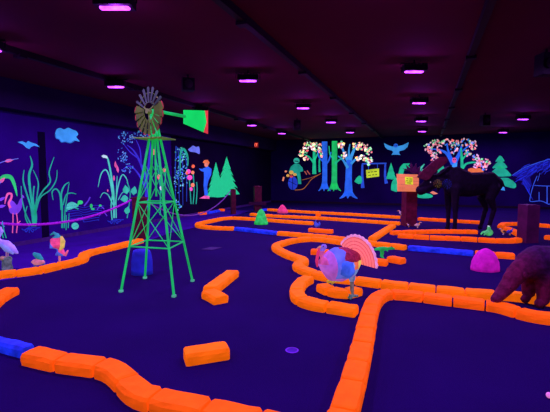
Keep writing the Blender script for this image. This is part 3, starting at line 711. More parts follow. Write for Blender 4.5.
# ------------------------------------------------------------------ painted figures on the walls
class Wall:
    def __init__(s, fn, nrm): s.fn = fn; s.n = V(nrm)
    def pt(s, x, y, lay): return s.fn(x, y) + s.n * (.002 + lay * .005)
LW = Wall(lambda x, y: hitx(x, y, XL), (1, 0, 0))
LB = Wall(lambda x, y: hitx(x, y, XL + .012), (1, 0, 0))
FW = Wall(lambda x, y: hity(x, y, YF), (0, -1, 0))
TH = .004
def poly(pts, sm=0):
    return ('p', crom([(x, y, 0) for x, y in list(pts) + [pts[0]]], sm)[:-1] if sm else [V((x, y, 0)) for x, y in pts])
def stroke(pts, w, sm=5):
    P = crom([(x, y, 0) for x, y in pts], sm); n = len(P); out = []
    ws = w if isinstance(w, (list, tuple)) else [w, w]
    L_, R_ = [], []
    for i, q in enumerate(P):
        t = (P[min(n - 1, i + 1)] - P[max(0, i - 1)]).normalized(); nr = V((-t.y, t.x, 0))
        f = i / (n - 1) * (len(ws) - 1); k = min(len(ws) - 2, int(f)); ww = ws[k] + (ws[k + 1] - ws[k]) * (f - k)
        L_.append(q + nr * ww / 2); R_.append(q - nr * ww / 2)
    return ('s', L_, R_)
def disc(x, y, rx, ry=None, n=14, rot=0):
    ry = ry or rx
    return ('p', [V((x + rx * math.cos(a) * math.cos(rot) - ry * math.sin(a) * math.sin(rot), y + rx * math.cos(a) * math.sin(rot) + ry * math.sin(a) * math.cos(rot), 0)) for a in (2 * math.pi * i / n for i in range(n))])
def leaf(x, y, l, w, a):
    c, s = math.cos(a), math.sin(a)
    return ('p', [V((x + u * l * c - v * w * s, y + u * l * s + v * w * c, 0)) for u, v in ((0, 0), (.3, .5), (.6, .45), (1, 0), (.6, -.45), (.3, -.5))])
def scatter(areas, n, size, el=.6):
    out = []
    tot = sum(a[2] * a[3] for a in areas)
    for cx, cy, rx, ry in areas:
        for _ in range(max(1, round(n * rx * ry / tot))):
            a, r = random.uniform(0, 6.28), math.sqrt(random.random()); s = size * random.uniform(.7, 1.3)
            out.append(disc(cx + rx * r * math.cos(a), cy + ry * r * math.sin(a), s, s * el, 6, random.uniform(0, 3)))
    return out
def mural(name, label, cat, wall, parts, group=None, z0=0):
    pts = [p for _, _, shs in parts for sh in shs for p in sh[1]]
    cx = sum(p.x for p in pts) / len(pts); by = max(p.y for p in pts)
    root = thing(name, label, cat, wall.pt(cx, by, 0), 0, group)
    ro = V(root.location)
    for i, (pn, mt, shs) in enumerate(parts):
        m = M()
        for sh in shs:
            if sh[0] == 'p':
                m.plate([wall.pt(p.x, p.y, z0 + i) - ro for p in sh[1]], wall.n, TH)
            else:
                Lp, Rp = [[wall.pt(p.x, p.y, z0 + i) - ro for p in q] for q in sh[1:]]
                k = len(Lp); nn = wall.n * TH
                vs = Lp + Rp + [p + nn for p in Lp] + [p + nn for p in Rp]
                fs = []
                for j in range(k - 1):
                    fs += [(j, j + 1, k + j + 1, k + j), (2 * k + j, 3 * k + j, 3 * k + j + 1, 2 * k + j + 1), (j, 2 * k + j, 2 * k + j + 1, j + 1), (k + j, k + j + 1, 3 * k + j + 1, 3 * k + j)]
                fs += [(0, k, 3 * k, 2 * k), (k - 1, 3 * k - 1, 4 * k - 1, 2 * k - 1)][:1] + [(k - 1, 3 * k - 1, 4 * k - 1, 2 * k - 1)]
                m.add(vs, fs)
        m.build(pn, mt, root)
    return root
C = lambda n, h, e=.75, **k: fluo('mural_' + n, h, e, .35, scale=3, **k)
TEAL, TEAL2, AQUA, BLUE, BLUE2 = C('teal', '20c890'), C('deep_teal', '20b890', .7), C('aqua', '50d8b8', .7), C('blue', '2a6af0'), C('sky', '3ea0f0')
PURP, VIOL, PINK, ORNG, YELL, GRN, LAV, DIMB = C('purple', '6a3ae0', .55), C('violet', '8a48f0', .6), C('pink', 'f060a8'), C('orange', 'f07a40'), C('yellow', 'd8f030'), C('green', '2fdc70'), C('lavender', '7080f0', .7), C('dim_blue', '2838c8', .45)
WHITE, SALM, DARK = C('white', 'c8e8f0'), C('salmon', 'f59070'), mat('mural_dark_line', (.004, .001, .012))

# left wall
def weed(name, label, blades, roots=None, mt=None, extra=[]):
    ps = [('blades', mt or TEAL2, [stroke(b, w) for b, w in blades])]
    if roots: ps.append(('roots', DIMB, [stroke(r, .9) for r in roots]))
    return mural(name, label, 'painted plant', LW, ps + extra)
def rootlets(x, y, s=1): return [[(x, y), (x + dx * s, y + dy * s), (x + dx * 1.5 * s, y + dy * .6 * s)] for dx, dy in ((-5, 3), (-3, 5), (0, 6), (3, 5), (5, 3), (7, 1))]
weed('painted_weed', 'tall wavy teal water weed painted between the pink wader and the reeds', [
    ([(34, 226), (33, 210), (30, 190), (29, 175), (32, 165), (30, 156)], [1.6, 2, 2.2, 2, .5]),
    ([(33, 226), (31, 208), (26, 192), (23, 180), (24, 170)], [1.4, 1.6, 1.4, .5]),
    ([(35, 226), (36, 205), (42, 192), (50, 182), (49, 172), (54, 157)], [1.4, 1.4, 1.3, 1.2, .4]),
    ([(35, 215), (40, 198), (50, 190), (56, 180), (57, 170)], [1, 1.1, 1.0, .4]),
    ([(34, 215), (37, 195), (38, 182), (33, 170)], [1, 1.1, .4]),
    ([(32, 226), (26, 215), (22, 200), (21, 186)], [1.2, 1.2, .5]),
    ([(35, 226), (36, 216), (33, 200), (34, 186)], [1.8, 1.6, 1.0]), ([(29, 226), (25, 216), (27, 206)], [1.2, .6])], rootlets(29, 227))
weed('painted_reeds', 'low arching teal reeds painted left of the turtle', [
    ([(62, 228), (62, 208), (61, 195), (64, 186), (69, 182)], [1.4, 1.6, 1.4, .5]), ([(61, 210), (60, 195), (56, 189), (52, 192), (53, 200)], [1.2, 1.4, 1.2, .5]),
    ([(63, 205), (66, 195), (71, 193), (76, 194)], [1, 1.2, .5]), ([(64, 228), (65, 210), (67, 196), (69, 183)], [1, 1, .4]), ([(66, 230), (66, 215)], [.8, .8]), ([(68, 228), (69, 213)], [.8, .6])])
mural('painted_wader', 'pink necked violet wading bird painted at the far left', 'painted bird', LW, [
    ('body', VIOL, [poly([(9, 206), (10, 200), (14, 202), (17, 205), (20, 199), (22.5, 197), (22, 203), (21, 209), (17, 214), (12, 214), (9, 211)], 3)]),
    ('neck', PINK, [stroke([(10, 208), (8.5, 203), (11, 198), (11, 194), (7.5, 194), (5.5, 199), (4.5, 204)], [2.4, 2.2, 2.0, 2.0, 2.2, 1.4, .5])]),
    ('legs', PINK, [stroke([(12.5, 213), (12.5, 223), (12, 233)], .9), stroke([(16, 213), (17, 222), (16, 233)], .9), stroke([(16.5, 224), (20, 221)], .8)])])
mural('painted_flower_spikes', 'pink flower spikes over a bright green arching leaf at the far left', 'painted plant', LW, [
    ('leaf', GRN, [stroke([(-3, 182), (3, 177), (10, 177), (14, 184), (17, 196)], [2, 4, 4, 3, .6])]),
    ('flowers', PINK, [leaf(-1, 183, 8, 3.4, -.75), leaf(4, 161.5, 10, 3.2, -.2)]),
    ('stems', LAV, [stroke([(-3, 187), (1, 181)], .7), stroke([(-3, 164), (5, 161), (18, 158.5)], .6)])])
mural('painted_purple_plant', 'violet and pink leaves painted low at the far left edge', 'painted plant', LW, [
    ('leaves', VIOL, [leaf(-2, 201, 9, 3, -.5), leaf(-2, 207, 8, 3, -.2), leaf(24, 198, 5, 2, -2.3)]), ('stems', TEAL2, [stroke([(2, 222), (4, 232), (6, 238)], .9), stroke([(0, 226), (3, 238)], .8)])])
mural('painted_gull', 'pale blue flying bird painted left of the black upright', 'painted bird', LW, [
    ('wings', BLUE2, [poly([(17.5, 142), (22, 141.3), (26, 143), (28, 141), (31, 142.5), (36, 144), (39.5, 147), (34, 145.6), (31, 147), (29, 149), (26, 147.5), (23, 144.5)])])])
mural('painted_cloud', 'bright blue cloud with a small tail painted high on the left wall', 'painted cloud', LW, [
    ('cloud', BLUE2, [poly([(55, 134), (56.5, 129.5), (60, 128), (64, 129.5), (68, 127.8), (72, 129.5), (76, 131), (78, 134.5), (76, 137), (79.5, 141.5), (74, 140.5), (70, 143), (65, 141.5), (61, 142), (59, 139), (55.5, 138)], 3)]), 
    ('rim', C('rim', '2a78d0', .6), [stroke([(55.2, 134), (55.8, 138), (59, 139.4), (61, 142), (65, 141.8), (70, 143), (74, 141)], .7)])])
mural('painted_turtle', 'teal turtle with a lime head painted above the rope', 'painted turtle', LW, [
    ('shell', AQUA, [poly([(66, 210), (67, 204.5), (71, 202), (75, 203), (78.5, 206), (73, 208.5), (68, 210)], 3)]),
    ('head', GRN, [disc(80, 202.3, 2.6, 2.0), stroke([(77, 205), (79, 203)], 1.6)]), ('feet', TEAL2, [stroke([(67, 209), (65.5, 211.5)], 1.4), stroke([(75, 208), (78, 209)], 1.2)])])
lines = []
for k in range(7):
    y = 207 + k * 2.4; lines.append(stroke([(64 + k, y), (74 + k * 1.5, y - 1.4), (84, y + .6), (92 + k, y - 1.6), (104 - k, y - 1)], .55))
mural('painted_water', 'thin blue water ripples painted under the turtle', 'painted water', LW, [('ripples', DIMB, lines)])
mural('painted_twig', 'small violet and green branch with buds painted right of the turtle', 'painted plant', LW, [
    ('branch', PURP, [stroke([(84, 206), (88, 201), (90, 197)], 1.4), stroke([(97, 210), (100, 206), (104, 209)], 1.0), stroke([(99, 216), (103, 212), (107, 216)], .9)]),
    ('buds', GRN, [disc(91, 206, 1.3, 2.2), disc(92.5, 209, 1.8, 1.0), disc(100, 205.5, 1.3, 1)])])
mural('painted_lily_pad', 'round aqua lily pad painted just under the rope', 'painted plant', LW, [('pad', AQUA, [disc(75, 226, 3.6, 3.4)]), ('vein', TEAL2, [stroke([(72, 227.5), (78, 224.5)], .5)])])
weed('painted_cattails', 'teal cattail clump with pink heads painted left of the brown post', [
    ([(114, 218), (113.5, 195), (111, 175), (108, 160), (106, 156)], [1.6, 1.9, 1.7, 1.5, 0.62]), ([(113, 200), (110, 180), (106, 170), (101, 174), (98, 187)], [1.2, 1.4, 1.2, 0.99, 0.31]),
    ([(115, 205), (118, 186), (122, 175), (126, 178), (128, 184)], [0.99, 1.1, 0.99, 0.37]), ([(113, 205), (108, 195), (103, 193), (100, 198)], [0.87, 0.93, 0.74, 0.31]),
    ([(116, 218), (116, 200), (117, 176)], [0.99, 0.87, 0.5]), ([(112, 220), (111, 205), (113, 190)], [0.99, 0.99, 0.62]), ([(118, 200), (122, 193), (126, 192)], [0.74, 0.62, 0.25])], rootlets(114, 219, .9), AQUA, [
    *[('cattail_head', PINK, [q]) for q in (leaf(113.6, 181, 6, 1.8, -1.57), leaf(115, 168, 7, 2.2, -1.6), leaf(117.6, 173, 9, 2.4, -1.75), leaf(107, 192, 3, 1.4, -1.6))],
    ('flower', WHITE, [leaf(100.5, 156, 6, 3, .15), leaf(104, 155.5, 4, 2.6, .9)])])
mural('painted_vine', 'round aqua heart leaves on a vine painted beside the brown post', 'painted plant', LW, [
    ('stem', TEAL2, [stroke([(127, 218), (129, 205), (130, 192), (127, 182)], .8)]), ('leaves', C('heart_leaf', '3cd8a8', .65), [leaf(126.5, 194, 9, 6.5, -1.75), leaf(133, 195, 9, 6, -1.4), leaf(128, 198, 8, 7, 2.95), leaf(126, 214, 8, 5.5, -1.3), leaf(136, 206, 7, 5, -1.2)])])
br_ = [([(143, 226), (146, 205), (146.5, 185), (143, 170), (138, 158), (133, 150), (127, 145)], [4.5, 3.6, 3, 2.2, 1.5, .6]), ([(146, 190), (139, 175), (130, 166), (122, 170)], [2, 1.6, 1.2, .5]),
       ([(147, 180), (149, 160), (150, 145), (147, 134)], [2.6, 2, 1.4, .6]), ([(138, 158), (130, 152), (122, 142)], [1.4, 1, .5]), ([(141, 164), (140, 150), (136, 140)], [1.4, 1, .5])]
mural('painted_tree', 'slender violet blue tree with pale aqua leaves painted behind the windmill', 'painted tree', LW, [
    ('trunk', C('indigo', '4038e0', .55), [stroke(p, w) for p, w in br_]),
    ('leaves', dots_mat('aqua_leaves', ['50a8c8', '3c80c0', '70c0d8'], .42), scatter([(126, 138, 8, 7), (122, 156, 5, 9), (136, 134, 6, 5), (146, 134, 6, 6), (127, 168, 6, 5)], 110, 1.0, .5))])
mural('painted_blossom_stem', 'pale stalk with white and coral blossoms painted behind the windmill legs', 'painted plant', LW, [
    ('stalk', TEAL2, [stroke([(160, 215), (160, 185), (156, 160), (153, 150)], 1.0), stroke([(160, 195), (165, 180), (164, 170)], .8)]),
    ('blossoms', dots_mat('white_coral', ['e8f0f0', 'f07070', 'e8f0f0'], .5), [disc(153, 152, 2, 3), disc(158.5, 177, 1.6, 2.6), disc(164, 170, 1.6, 2), disc(161, 188, 1.5, 2.2)])])
wl = []
for dx in (0, 3.4, 6.8, 10.5): wl.append(stroke([(176 + dx * .4, 146 + dx * .3), (175.5 + dx, 160), (175 + dx * 1.1, 180), (176 + dx, 212 - dx)], [1.0, .9, .5]))
mural('painted_willow', 'hanging willow with dotted blue green strands painted right of the windmill', 'painted tree', LB, [
    ('strands', C('willow', '2450c0', .45), wl), ('leaves', dots_mat('willow_leaves', ['60d0c0', '4080e0', '40c080', '80e0d0'], .5), scatter([(179, 155, 5, 9), (178, 178, 4.5, 16), (184, 170, 4, 18), (178, 203, 4, 8)], 130, .8, .6)),
    ('frond', TEAL2, [stroke([(180, 175), (180, 155), (183, 149), (187, 156), (187.5, 166)], [.6, 1.6, 2.4, 2.0, .6])])])
mural('painted_cloud', 'periwinkle puffy cloud painted above the hiker', 'painted cloud', LB, [('cloud', LAV, [poly([(188, 149.5), (191, 147), (193, 145.6), (196, 147), (199, 146.8), (199.5, 153.8), (196, 152.6), (193, 152), (190, 151.6)], 3)])])
mural('painted_hiker', 'painted person in blue with an orange cap, one arm stretched out, beside the firs', 'painted person', LB, [
    ('clothing', BLUE, [poly([(204, 168), (208, 166.4), (211.5, 169), (211, 175), (208.5, 180), (207, 187), (208, 195.5), (204.5, 195.5), (203.5, 186), (204, 178), (203.8, 172), (200.5, 170.6), (198.8, 168.4), (202, 169)])]),
    ('cap', ORNG, [poly([(202.5, 162.6), (204, 160.2), (207.5, 159.8), (209.3, 162.5), (208.5, 164.5), (204.5, 163.6)])]),
    ('face', SALM, [disc(206, 164.8, 2.0, 2.2)]), ('shoes', PINK, [poly([(199, 198.4), (204, 195.6), (209, 196), (209, 198.8)])])])
mural('painted_flower', 'tall plant of orange blossoms painted left of the hiker', 'painted plant', LB, [
    ('stems', TEAL2, [stroke([(191, 204), (190, 190), (189, 175)], .9), stroke([(193, 204), (194, 190), (193, 172)], .9), stroke([(196, 204), (197, 190), (196.5, 182)], .8)]),
    ('blossoms', dots_mat('orange_blossom', ['f07038', 'f09050', 'e850a0', 'f07038'], .7), [disc(188.3, 171.5, 2.2, 2.4), disc(189.5, 177.5, 2.6, 2.6), disc(192.5, 172.5, 1.6, 1.8), disc(193, 166.3, 1.6, 1.8), disc(192.5, 185, 1.8, 2), disc(191, 189, 1.5, 2), disc(186.6, 173, 1.3, 1.6)])])
def fir(cx, top, bot, w, n=6):
    L_, R_ = [], []
    for i in range(n):
        a = i / n; b = (i + 1) / n; y1 = top + (bot - top) * b
        L_ += [(cx - w * b * .5, y1 + 1), (cx - w * b * .34, y1 - .6)]; R_ += [(cx + w * b * .5, y1 + .6), (cx + w * b * .33, y1 - .8)]
    return poly([(cx, top)] + R_[:-1] + [(cx + w * .1, bot + 1.5), (cx - w * .12, bot + 1)] + L_[:-1][::-1])
FIRM = fluo('mural_fir', '20d888', .75, .35, scale=22, var=.45)
mural('painted_fir', 'smaller teal green fir tree painted nearest the hiker', 'painted tree', LB, [('foliage', FIRM, [fir(215.8, 162, 196, 20)])])
mural('painted_fir', 'taller teal green fir tree painted right of its smaller twin', 'painted tree', LB, [('foliage', FIRM, [fir(226.5, 156.5, 193.5, 26)])], z0=1)
# exit sign and small lit switch
p = hitx(254, 145, XL + .30)
ex = thing('exit_sign', 'glowing red exit sign high on the dark left wall near the corner', 'exit sign', p)
M().box((0, 0, 0), (.46, .05, .26)).build('housing', mat('exit_box', (.20, .01, .01), (.16, .006, .006)), ex)
M().box((-.26, 0, 0), (.08, .03, .05)).build('wall_bracket', DARKMETAL, ex)
GLOW = mat('exit_glow', (.5, .03, .02), (1.6, .22, .12))
LET = {'E': ['x' * 3, 'x..', 'xx.', 'x..', 'xxx'], 'X': ['x.x', 'x.x', '.x.', 'x.x', 'x.x'], 'I': ['xxx', '.x.', '.x.', '.x.', 'xxx'], 'T': ['xxx', '.x.', '.x.', '.x.', '.x.']}
m = M(); cs = .029
for i, ch in enumerate('EXIT'):
    for r_, row in enumerate(LET[ch]):
        for c_, b in enumerate(row):
            if b == 'x': m.box(((i - 1.5) * cs * 3.7 + (c_ - 1) * cs, -.027, (2 - r_) * cs), (cs, .006, cs))
m.build('lettering', GLOW, ex)
c = hity(269, 167, YF)
sw = thing('wall_panel', 'small dim violet control panel on the dark wall right of the exit sign', 'wall panel', c + V((0, -.02, 0)))
M().box((0, 0, 0), (.17, .04, .27)).build('plate', mat('panel_violet', (.05, .03, .16), (.012, .008, .05)), sw)
M().box((0, -.023, .05), (.09, .006, .06)).build('screen', mat('panel_screen', (.1, .1, .4), (.06, .05, .22)), sw)

# far wall
LEAFM = dots_mat('blossom_leaves', ['f0d8e0', 'f0b0b8', '70e0a0', 'f0e0a0', 'f08090', 'e8f0e8'], .62)
LEAFR = dots_mat('blossom_leaves_pink', ['f0c0c8', 'f08078', '80d8a0', 'f0a0a8', 'e8c8d8', '4090e0'], .58)
def troots(cx, y, w, h): return [stroke([(cx + s * w * .3, y - h), (cx + s * w * .8, y - h * .3), (cx + s * w * 1.5, y + 1)], [w * .7, w * .5, .5]) for s in (-1, -.1, 1)]
mural('painted_tree', 'slim teal tree with pale blossom painted nearest the motorcyclist', 'painted tree', FW, [
    ('trunk', TEAL, [stroke([(314.3, 174), (314.2, 160), (314.3, 149), (315.5, 144)], [4, 3, 2.4, 1.2]), stroke([(314, 163), (309, 157), (303, 154)], [2, 1.6, .8]), stroke([(314.5, 160), (318, 153), (320, 147)], [1.8, 1.4, .7]), stroke([(319.5, 172), (319.5, 160), (322, 154)], [1.8, 1.5, .8])]),
    ('leaves', LEAFM, scatter([(304, 151, 4, 4), (310, 146, 7, 4), (317, 147, 5, 5), (306, 158, 3.6, 2.6), (301, 153, 2.6, 3.6), (321, 154, 2, 4)], 115, 1.1, .7))])
mural('painted_tree', 'bare straight blue trunk painted left of the green trunk', 'painted tree', FW, [
    ('trunk', BLUE, [stroke([(324.5, 189), (324.8, 170), (324.6, 141.5)], [5.4, 4.8, 5.6])] + troots(324.5, 190, 4, 7)),
    ('branches', BLUE, [stroke([(324.5, 166), (329, 160), (331, 152)], [2, 1.6, 1]), stroke([(324, 162), (319, 157), (318, 150)], [2, 1.4, .8])])])
mural('painted_tree', 'bare straight green trunk painted between two blue trees', 'painted tree', FW, [
    ('trunk', C('trunk_green', '22d070', .7), [stroke([(334.2, 189.5), (334.4, 170), (334.6, 141)], [5.8, 5.2, 5.6])] + troots(334.2, 190, 4.4, 7)),
    ('branches', TEAL, [stroke([(335, 164), (339, 160), (343, 158)], [2, 1.4, .8]), stroke([(334, 160), (330, 154), (329, 146)], [1.6, 1.2, .7])])])
mural('painted_tree', 'broad blue tree with pale pink blossom painted left of the yellow sign', 'painted tree', FW, [
    ('trunk', BLUE, [stroke([(348.5, 196), (348.6, 180), (349, 166), (349.5, 157)], [9, 6.5, 6, 6])] + troots(348.5, 197.5, 6, 6)),
    ('branches', BLUE2, [stroke([(348, 168), (343, 160), (338, 156)], [3, 2, 1]), stroke([(347.5, 160), (343, 150), (341, 143)], [3.4, 2, 1]), stroke([(350, 160), (354, 150), (358, 144)], [3.6, 2.4, 1]), stroke([(351, 164), (357, 158), (364, 155)], [2.6, 1.8, .8]), stroke([(349, 158), (349, 150), (350, 144)], [2.4, 1.6, .8])]),
    ('leaves', LEAFM, scatter([(342, 145, 4, 4), (360, 146, 8, 4.5), (368, 151, 4, 4), (362, 158, 6, 3.5), (369, 161, 5, 4), (344, 155, 3, 3.6)], 150, 1.15, .7))])
mural('painted_motorcyclist', 'painted motorcyclist in teal on a blue wheeled bike at the left of the far wall', 'painted person', FW, [
    ('wheel', C('wheel_blue', '2a48e0', .6), [disc(292.7, 183.2, 5.4, 7.2, 18)]), ('tyre', DARK, [stroke([(287.5 + 5.4 + 5.2 * math.cos(a), 183.2 + 7 * math.sin(a)) for a in (i * .45 for i in range(15))], .7), stroke([(292.7, 177), (292.7, 190)], .5), stroke([(288.5, 181), (297, 185)], .5)]),
    ('rider', C('rider_teal', '22b098', .62), [poly([(291, 166.5), (295, 163.5), (299, 163.8), (302.5, 167.5), (303.4, 171), (300, 172), (301, 179), (301.4, 184), (298.4, 184), (297.4, 176), (292, 174), (289, 171.5)])]),
    ('helmet', C('helmet', '38c8b0', .7), [disc(296.6, 160.6, 3.0, 2.7)]), ('visor', DARK, [stroke([(294.6, 161), (298.6, 161.4)], 1.0)]),
    ('headlamp', dots_mat('lamp_patch', ['f08040', 'f0c050', 'e05050'], .6), [disc(291.5, 172.5, 2.2, 2), disc(288, 175.5, 1.6, 1.4), disc(295, 174.5, 1.8, 1.4), disc(291.5, 176.5, 1.8, 1.2)]),
    ('gloves', SALM, [disc(286, 171.4, 1.2, 1), stroke([(283, 181), (284, 177)], 1.6)]),
    ('dust_trail', C('trail', 'c07038', .5), [stroke([(295, 190), (303, 189), (308, 184), (312, 179), (321, 173.5)], .7), stroke([(302, 180), (310, 178), (318, 175)], .5)])])
mural('painted_sparks', 'two short red painted strokes right of the motorcyclist', 'painted marks', FW, [('strokes', C('red_mark', 'd86a58', .55), [stroke([(304.5, 171.2), (306.8, 174.6)], 1.0), stroke([(307, 170.6), (310, 174.4)], 1.0)])])
mural('painted_signboard', 'yellow signboard hanging from a blue painted frame on the far wall', 'painted sign', FW, [
    ('frame', C('frame_blue', '2c58e0', .65), [stroke([(362.8, 188), (362.2, 176), (362.4, 164.5)], [3.6, 2.4, 1.8], 2), stroke([(362, 163.8), (386.5, 163.3)], 1.3), stroke([(386.4, 183.5), (385, 175), (385.4, 163.5)], [3.4, 2.2, 1.6], 2), stroke([(368.5, 163.5), (368.5, 169.5)], .6), stroke([(377.4, 163.5), (377.6, 168.5)], .6)]),
    ('board', C('board_yellow', 'c8e030', .8), [poly([(366, 170), (379, 168.4), (379.2, 176.4), (366.6, 178)])]),
    ('lettering', DARK, [stroke([(368, 172.4), (370, 172.2)], .7), stroke([(371.2, 172), (373, 171.8)], .7), stroke([(374.2, 171.6), (377, 171.4)], .7), stroke([(368.4, 175.4), (371, 175.1)], .7), stroke([(372.2, 175), (374.2, 174.7)], .7), stroke([(375.4, 174.6), (377.2, 174.4)], .7)])])
mural('painted_bush', 'small teal bush painted left of the hanging yellow signboard', 'painted plant', FW, [('foliage', TEAL, [poly([(354.4, 181.5), (356.5, 178), (359.5, 175.5), (362, 178), (362, 182.6), (358.5, 184)], 2)])])
mural('painted_owl', 'sky blue owl with spread wings painted high on the far wall', 'painted bird', FW, [
    ('wings', BLUE2, [poly([(384, 143), (388, 145.2), (392, 146.6), (395.5, 146), (399, 146), (403, 145), (408.8, 142.2), (407.5, 147), (404, 150), (399.5, 151), (399, 153), (400.5, 155), (396, 154.6), (391.5, 154.8), (393.2, 152), (392, 150.6), (387.5, 149.4), (385, 147)])]),
    ('head', BLUE, [disc(395.8, 145.6, 2.2, 2.0)]), ('face', DARK, [disc(395, 145.6, .4), disc(396.7, 145.6, .4)])])
mural('painted_fir', 'teal fir painted just right of the hanging sign frame', 'painted tree', FW, [('foliage', TEAL, [fir(391, 162.5, 178, 11, 4)])])
mural('painted_bush', 'teal shrub painted behind the left edge of the plank sign', 'painted plant', FW, [('foliage', TEAL, [poly([(391, 190), (391.6, 183), (394.5, 178.5), (397.5, 179), (398, 191), (394, 191.2)], 2)])])
mural('painted_fern', 'teal leafy palm painted behind the dark left antler', 'painted plant', FW, [('foliage', TEAL, [poly([(398, 175), (400, 167), (403.5, 163.5), (410, 163.4), (408, 166), (411, 167.5), (407.5, 168.5), (409, 172), (404, 170), (403, 175.5)])]), ('blades', AQUA, [stroke([(418.5, 172), (421, 168), (424.5, 164)], [2.4, 2.0, .8]), stroke([(420, 173.5), (423, 169)], [1.6, .8])])])
mural('painted_hill', 'teal wedge shaped slope painted between antler and moose shoulder', 'painted hill', FW, [('slope', TEAL, [poly([(433, 173.4), (438, 169), (442.6, 164.8), (446.4, 172), (440, 174)])])])
mural('painted_duck', 'teal painted shape with a salmon tip just under the moose muzzle', 'painted duck', FW, [
    ('body', TEAL, [poly([(413, 191.5), (416, 192.5), (422, 193), (430, 194), (433, 196.5), (428, 198.2), (419, 197.8), (414.6, 195.6)], 2)]),
    ('bill', SALM, [poly([(430, 192.5), (433, 191), (438, 193.6), (433.5, 194.6)])])])
mural('painted_tree', 'spreading blue tree with pink blossom painted above the moose back', 'painted tree', FW, [
    ('trunk', BLUE2, [stroke([(454.5, 182), (454.5, 168), (454.8, 160)], [5, 4.6, 6])]),
    ('branches', BLUE, [stroke([(453, 164), (447, 154), (440, 150), (432, 149)], [4.6, 3, 1.8, .8]), stroke([(455, 162), (460, 152), (462, 144)], [4.4, 3, 1.2]), stroke([(452, 160), (448, 150), (447, 143)], [3, 2, .9]), stroke([(460, 153), (466, 148), (470, 145)], [2, 1.4, .7])]),
    ('owl_face', PINK, [disc(454.3, 160.2, 2.2, 2.8)]), ('eyes', DARK, [disc(453.5, 159.6, .5), disc(455.2, 159.6, .5)]),
    ('leaves', LEAFR, scatter([(428, 149, 4.5, 5.5), (435, 153, 6, 5), (437, 143.5, 7, 3.6), (447, 142, 8, 3), (454, 149, 3.6, 5), (463, 142.4, 9, 3.4), (473, 145, 5, 5), (435, 159, 4, 3)], 185, 1.15, .7))])
mural('painted_tree', 'small teal tree with pink blossom painted above the orange burrow', 'painted tree', FW, [
    ('trunk', TEAL, [stroke([(462, 174), (462, 165), (461.5, 155), (461, 148)], [3, 3, 2.4, 1]), stroke([(462.4, 169), (466, 164), (473, 162.4), (480, 163)], [2.4, 2, 1.6, .8]), stroke([(462, 160), (466, 155), (470, 152)], [1.8, 1.4, .7])]),
    ('leaves', LEAFR, scatter([(468, 153, 4, 3.5), (475, 157, 4, 3), (480, 162, 4, 4), (487, 162, 4, 3), (484, 167, 4, 3.6), (476, 165, 4, 2.6)], 95, 1.15, .7))], z0=3)
mural('painted_burrow', 'orange arched burrow with a dark doorway painted above the moose rump', 'painted house', FW, [
    ('arch', ORNG, [poly([(467.8, 176.6), (468, 169), (471, 168), (480, 168.2), (483.4, 171), (484.2, 176.8)])]), ('doorway', DARK, [poly([(473.8, 176.8), (474, 174.2), (475.6, 172.8), (477.2, 174.2), (477.4, 176.8)])])])
def tiers(cx, L_): return [poly([(cx - w * .1, y0), (cx + w * .12, y0), (cx + w * .5, y1 - .8), (cx + w * .3, y1 + .2), (cx + .1 * w, y1 + .6), (cx - w * .3, y1 + .1), (cx - w * .52, y1 - .2)], 2) for y0, y1, w in L_]
mural('painted_fir', 'tiered teal pine with a blue foot painted left of the thatched hut', 'painted tree', FW, [
    ('trunk', BLUE2, [poly([(496.4, 185), (504, 185.5), (505, 190.6), (500, 189.8), (494.8, 190.4)])]),
    ('foliage', C('pine_teal', '1fc090', .62), tiers(500, [(156, 161.5, 9), (161, 168, 15), (166.5, 176, 23)]) + [poly([(492, 177.5), (499, 178), (508, 178), (516, 184), (514.6, 188.2), (508, 187), (500, 184.6), (494.5, 183)], 2)])])
th = []
for k in range(46):
    t = random.random(); x = 519 + 36 * t; y = 175 - 11 * t + random.uniform(-6, 6) - 9 * t * (1 - t)
    th.append(stroke([(x, y), (x - 3.4, y + 1.4), (x - 7 + 2 * t, y + 4.0)], [.7, .6, .3], 3))
HUTB = C('hut_blue', '2436e8', .55); HUTL = C('hut_line', '3a62f0', .6)
mural('painted_hut', 'blue outlined thatched hut painted at the right end of the far wall', 'painted house', FW, [
    ('roof', C('hut_roof', '1a1ca0', .42), [poly([(512, 175.5), (519, 171), (528, 166), (538, 162.5), (552, 158.5), (560, 157.5), (560, 164), (552, 166), (544, 170), (536, 172), (530, 177), (532, 186), (527, 187), (521, 184), (523, 181), (516, 180), (520, 178)])]),
    ('thatch', HUTB, th + [stroke([(524 + i * 1.1, 178 + i * 1.2), (523 + i * 1.0, 183 + i * 1.6), (527 + i, 188 + i * 2)], [.6, .6, .3], 3) for i in range(7)]),
    ('outline', HUTL, [stroke([(512, 175.5), (522, 169), (534, 164), (552, 158.5), (560, 157)], .7), stroke([(537, 176), (533, 186), (530, 198), (531, 201.5), (541, 201), (549, 204.5)], .7), stroke([(534, 185.4), (546, 186), (560, 186)], .6), stroke([(539, 192), (539, 201)], .7), stroke([(547, 186), (547, 203)], 1.0), stroke([(540, 173), (537.5, 181)], .5), stroke([(549, 204), (560, 204)], .8)])])

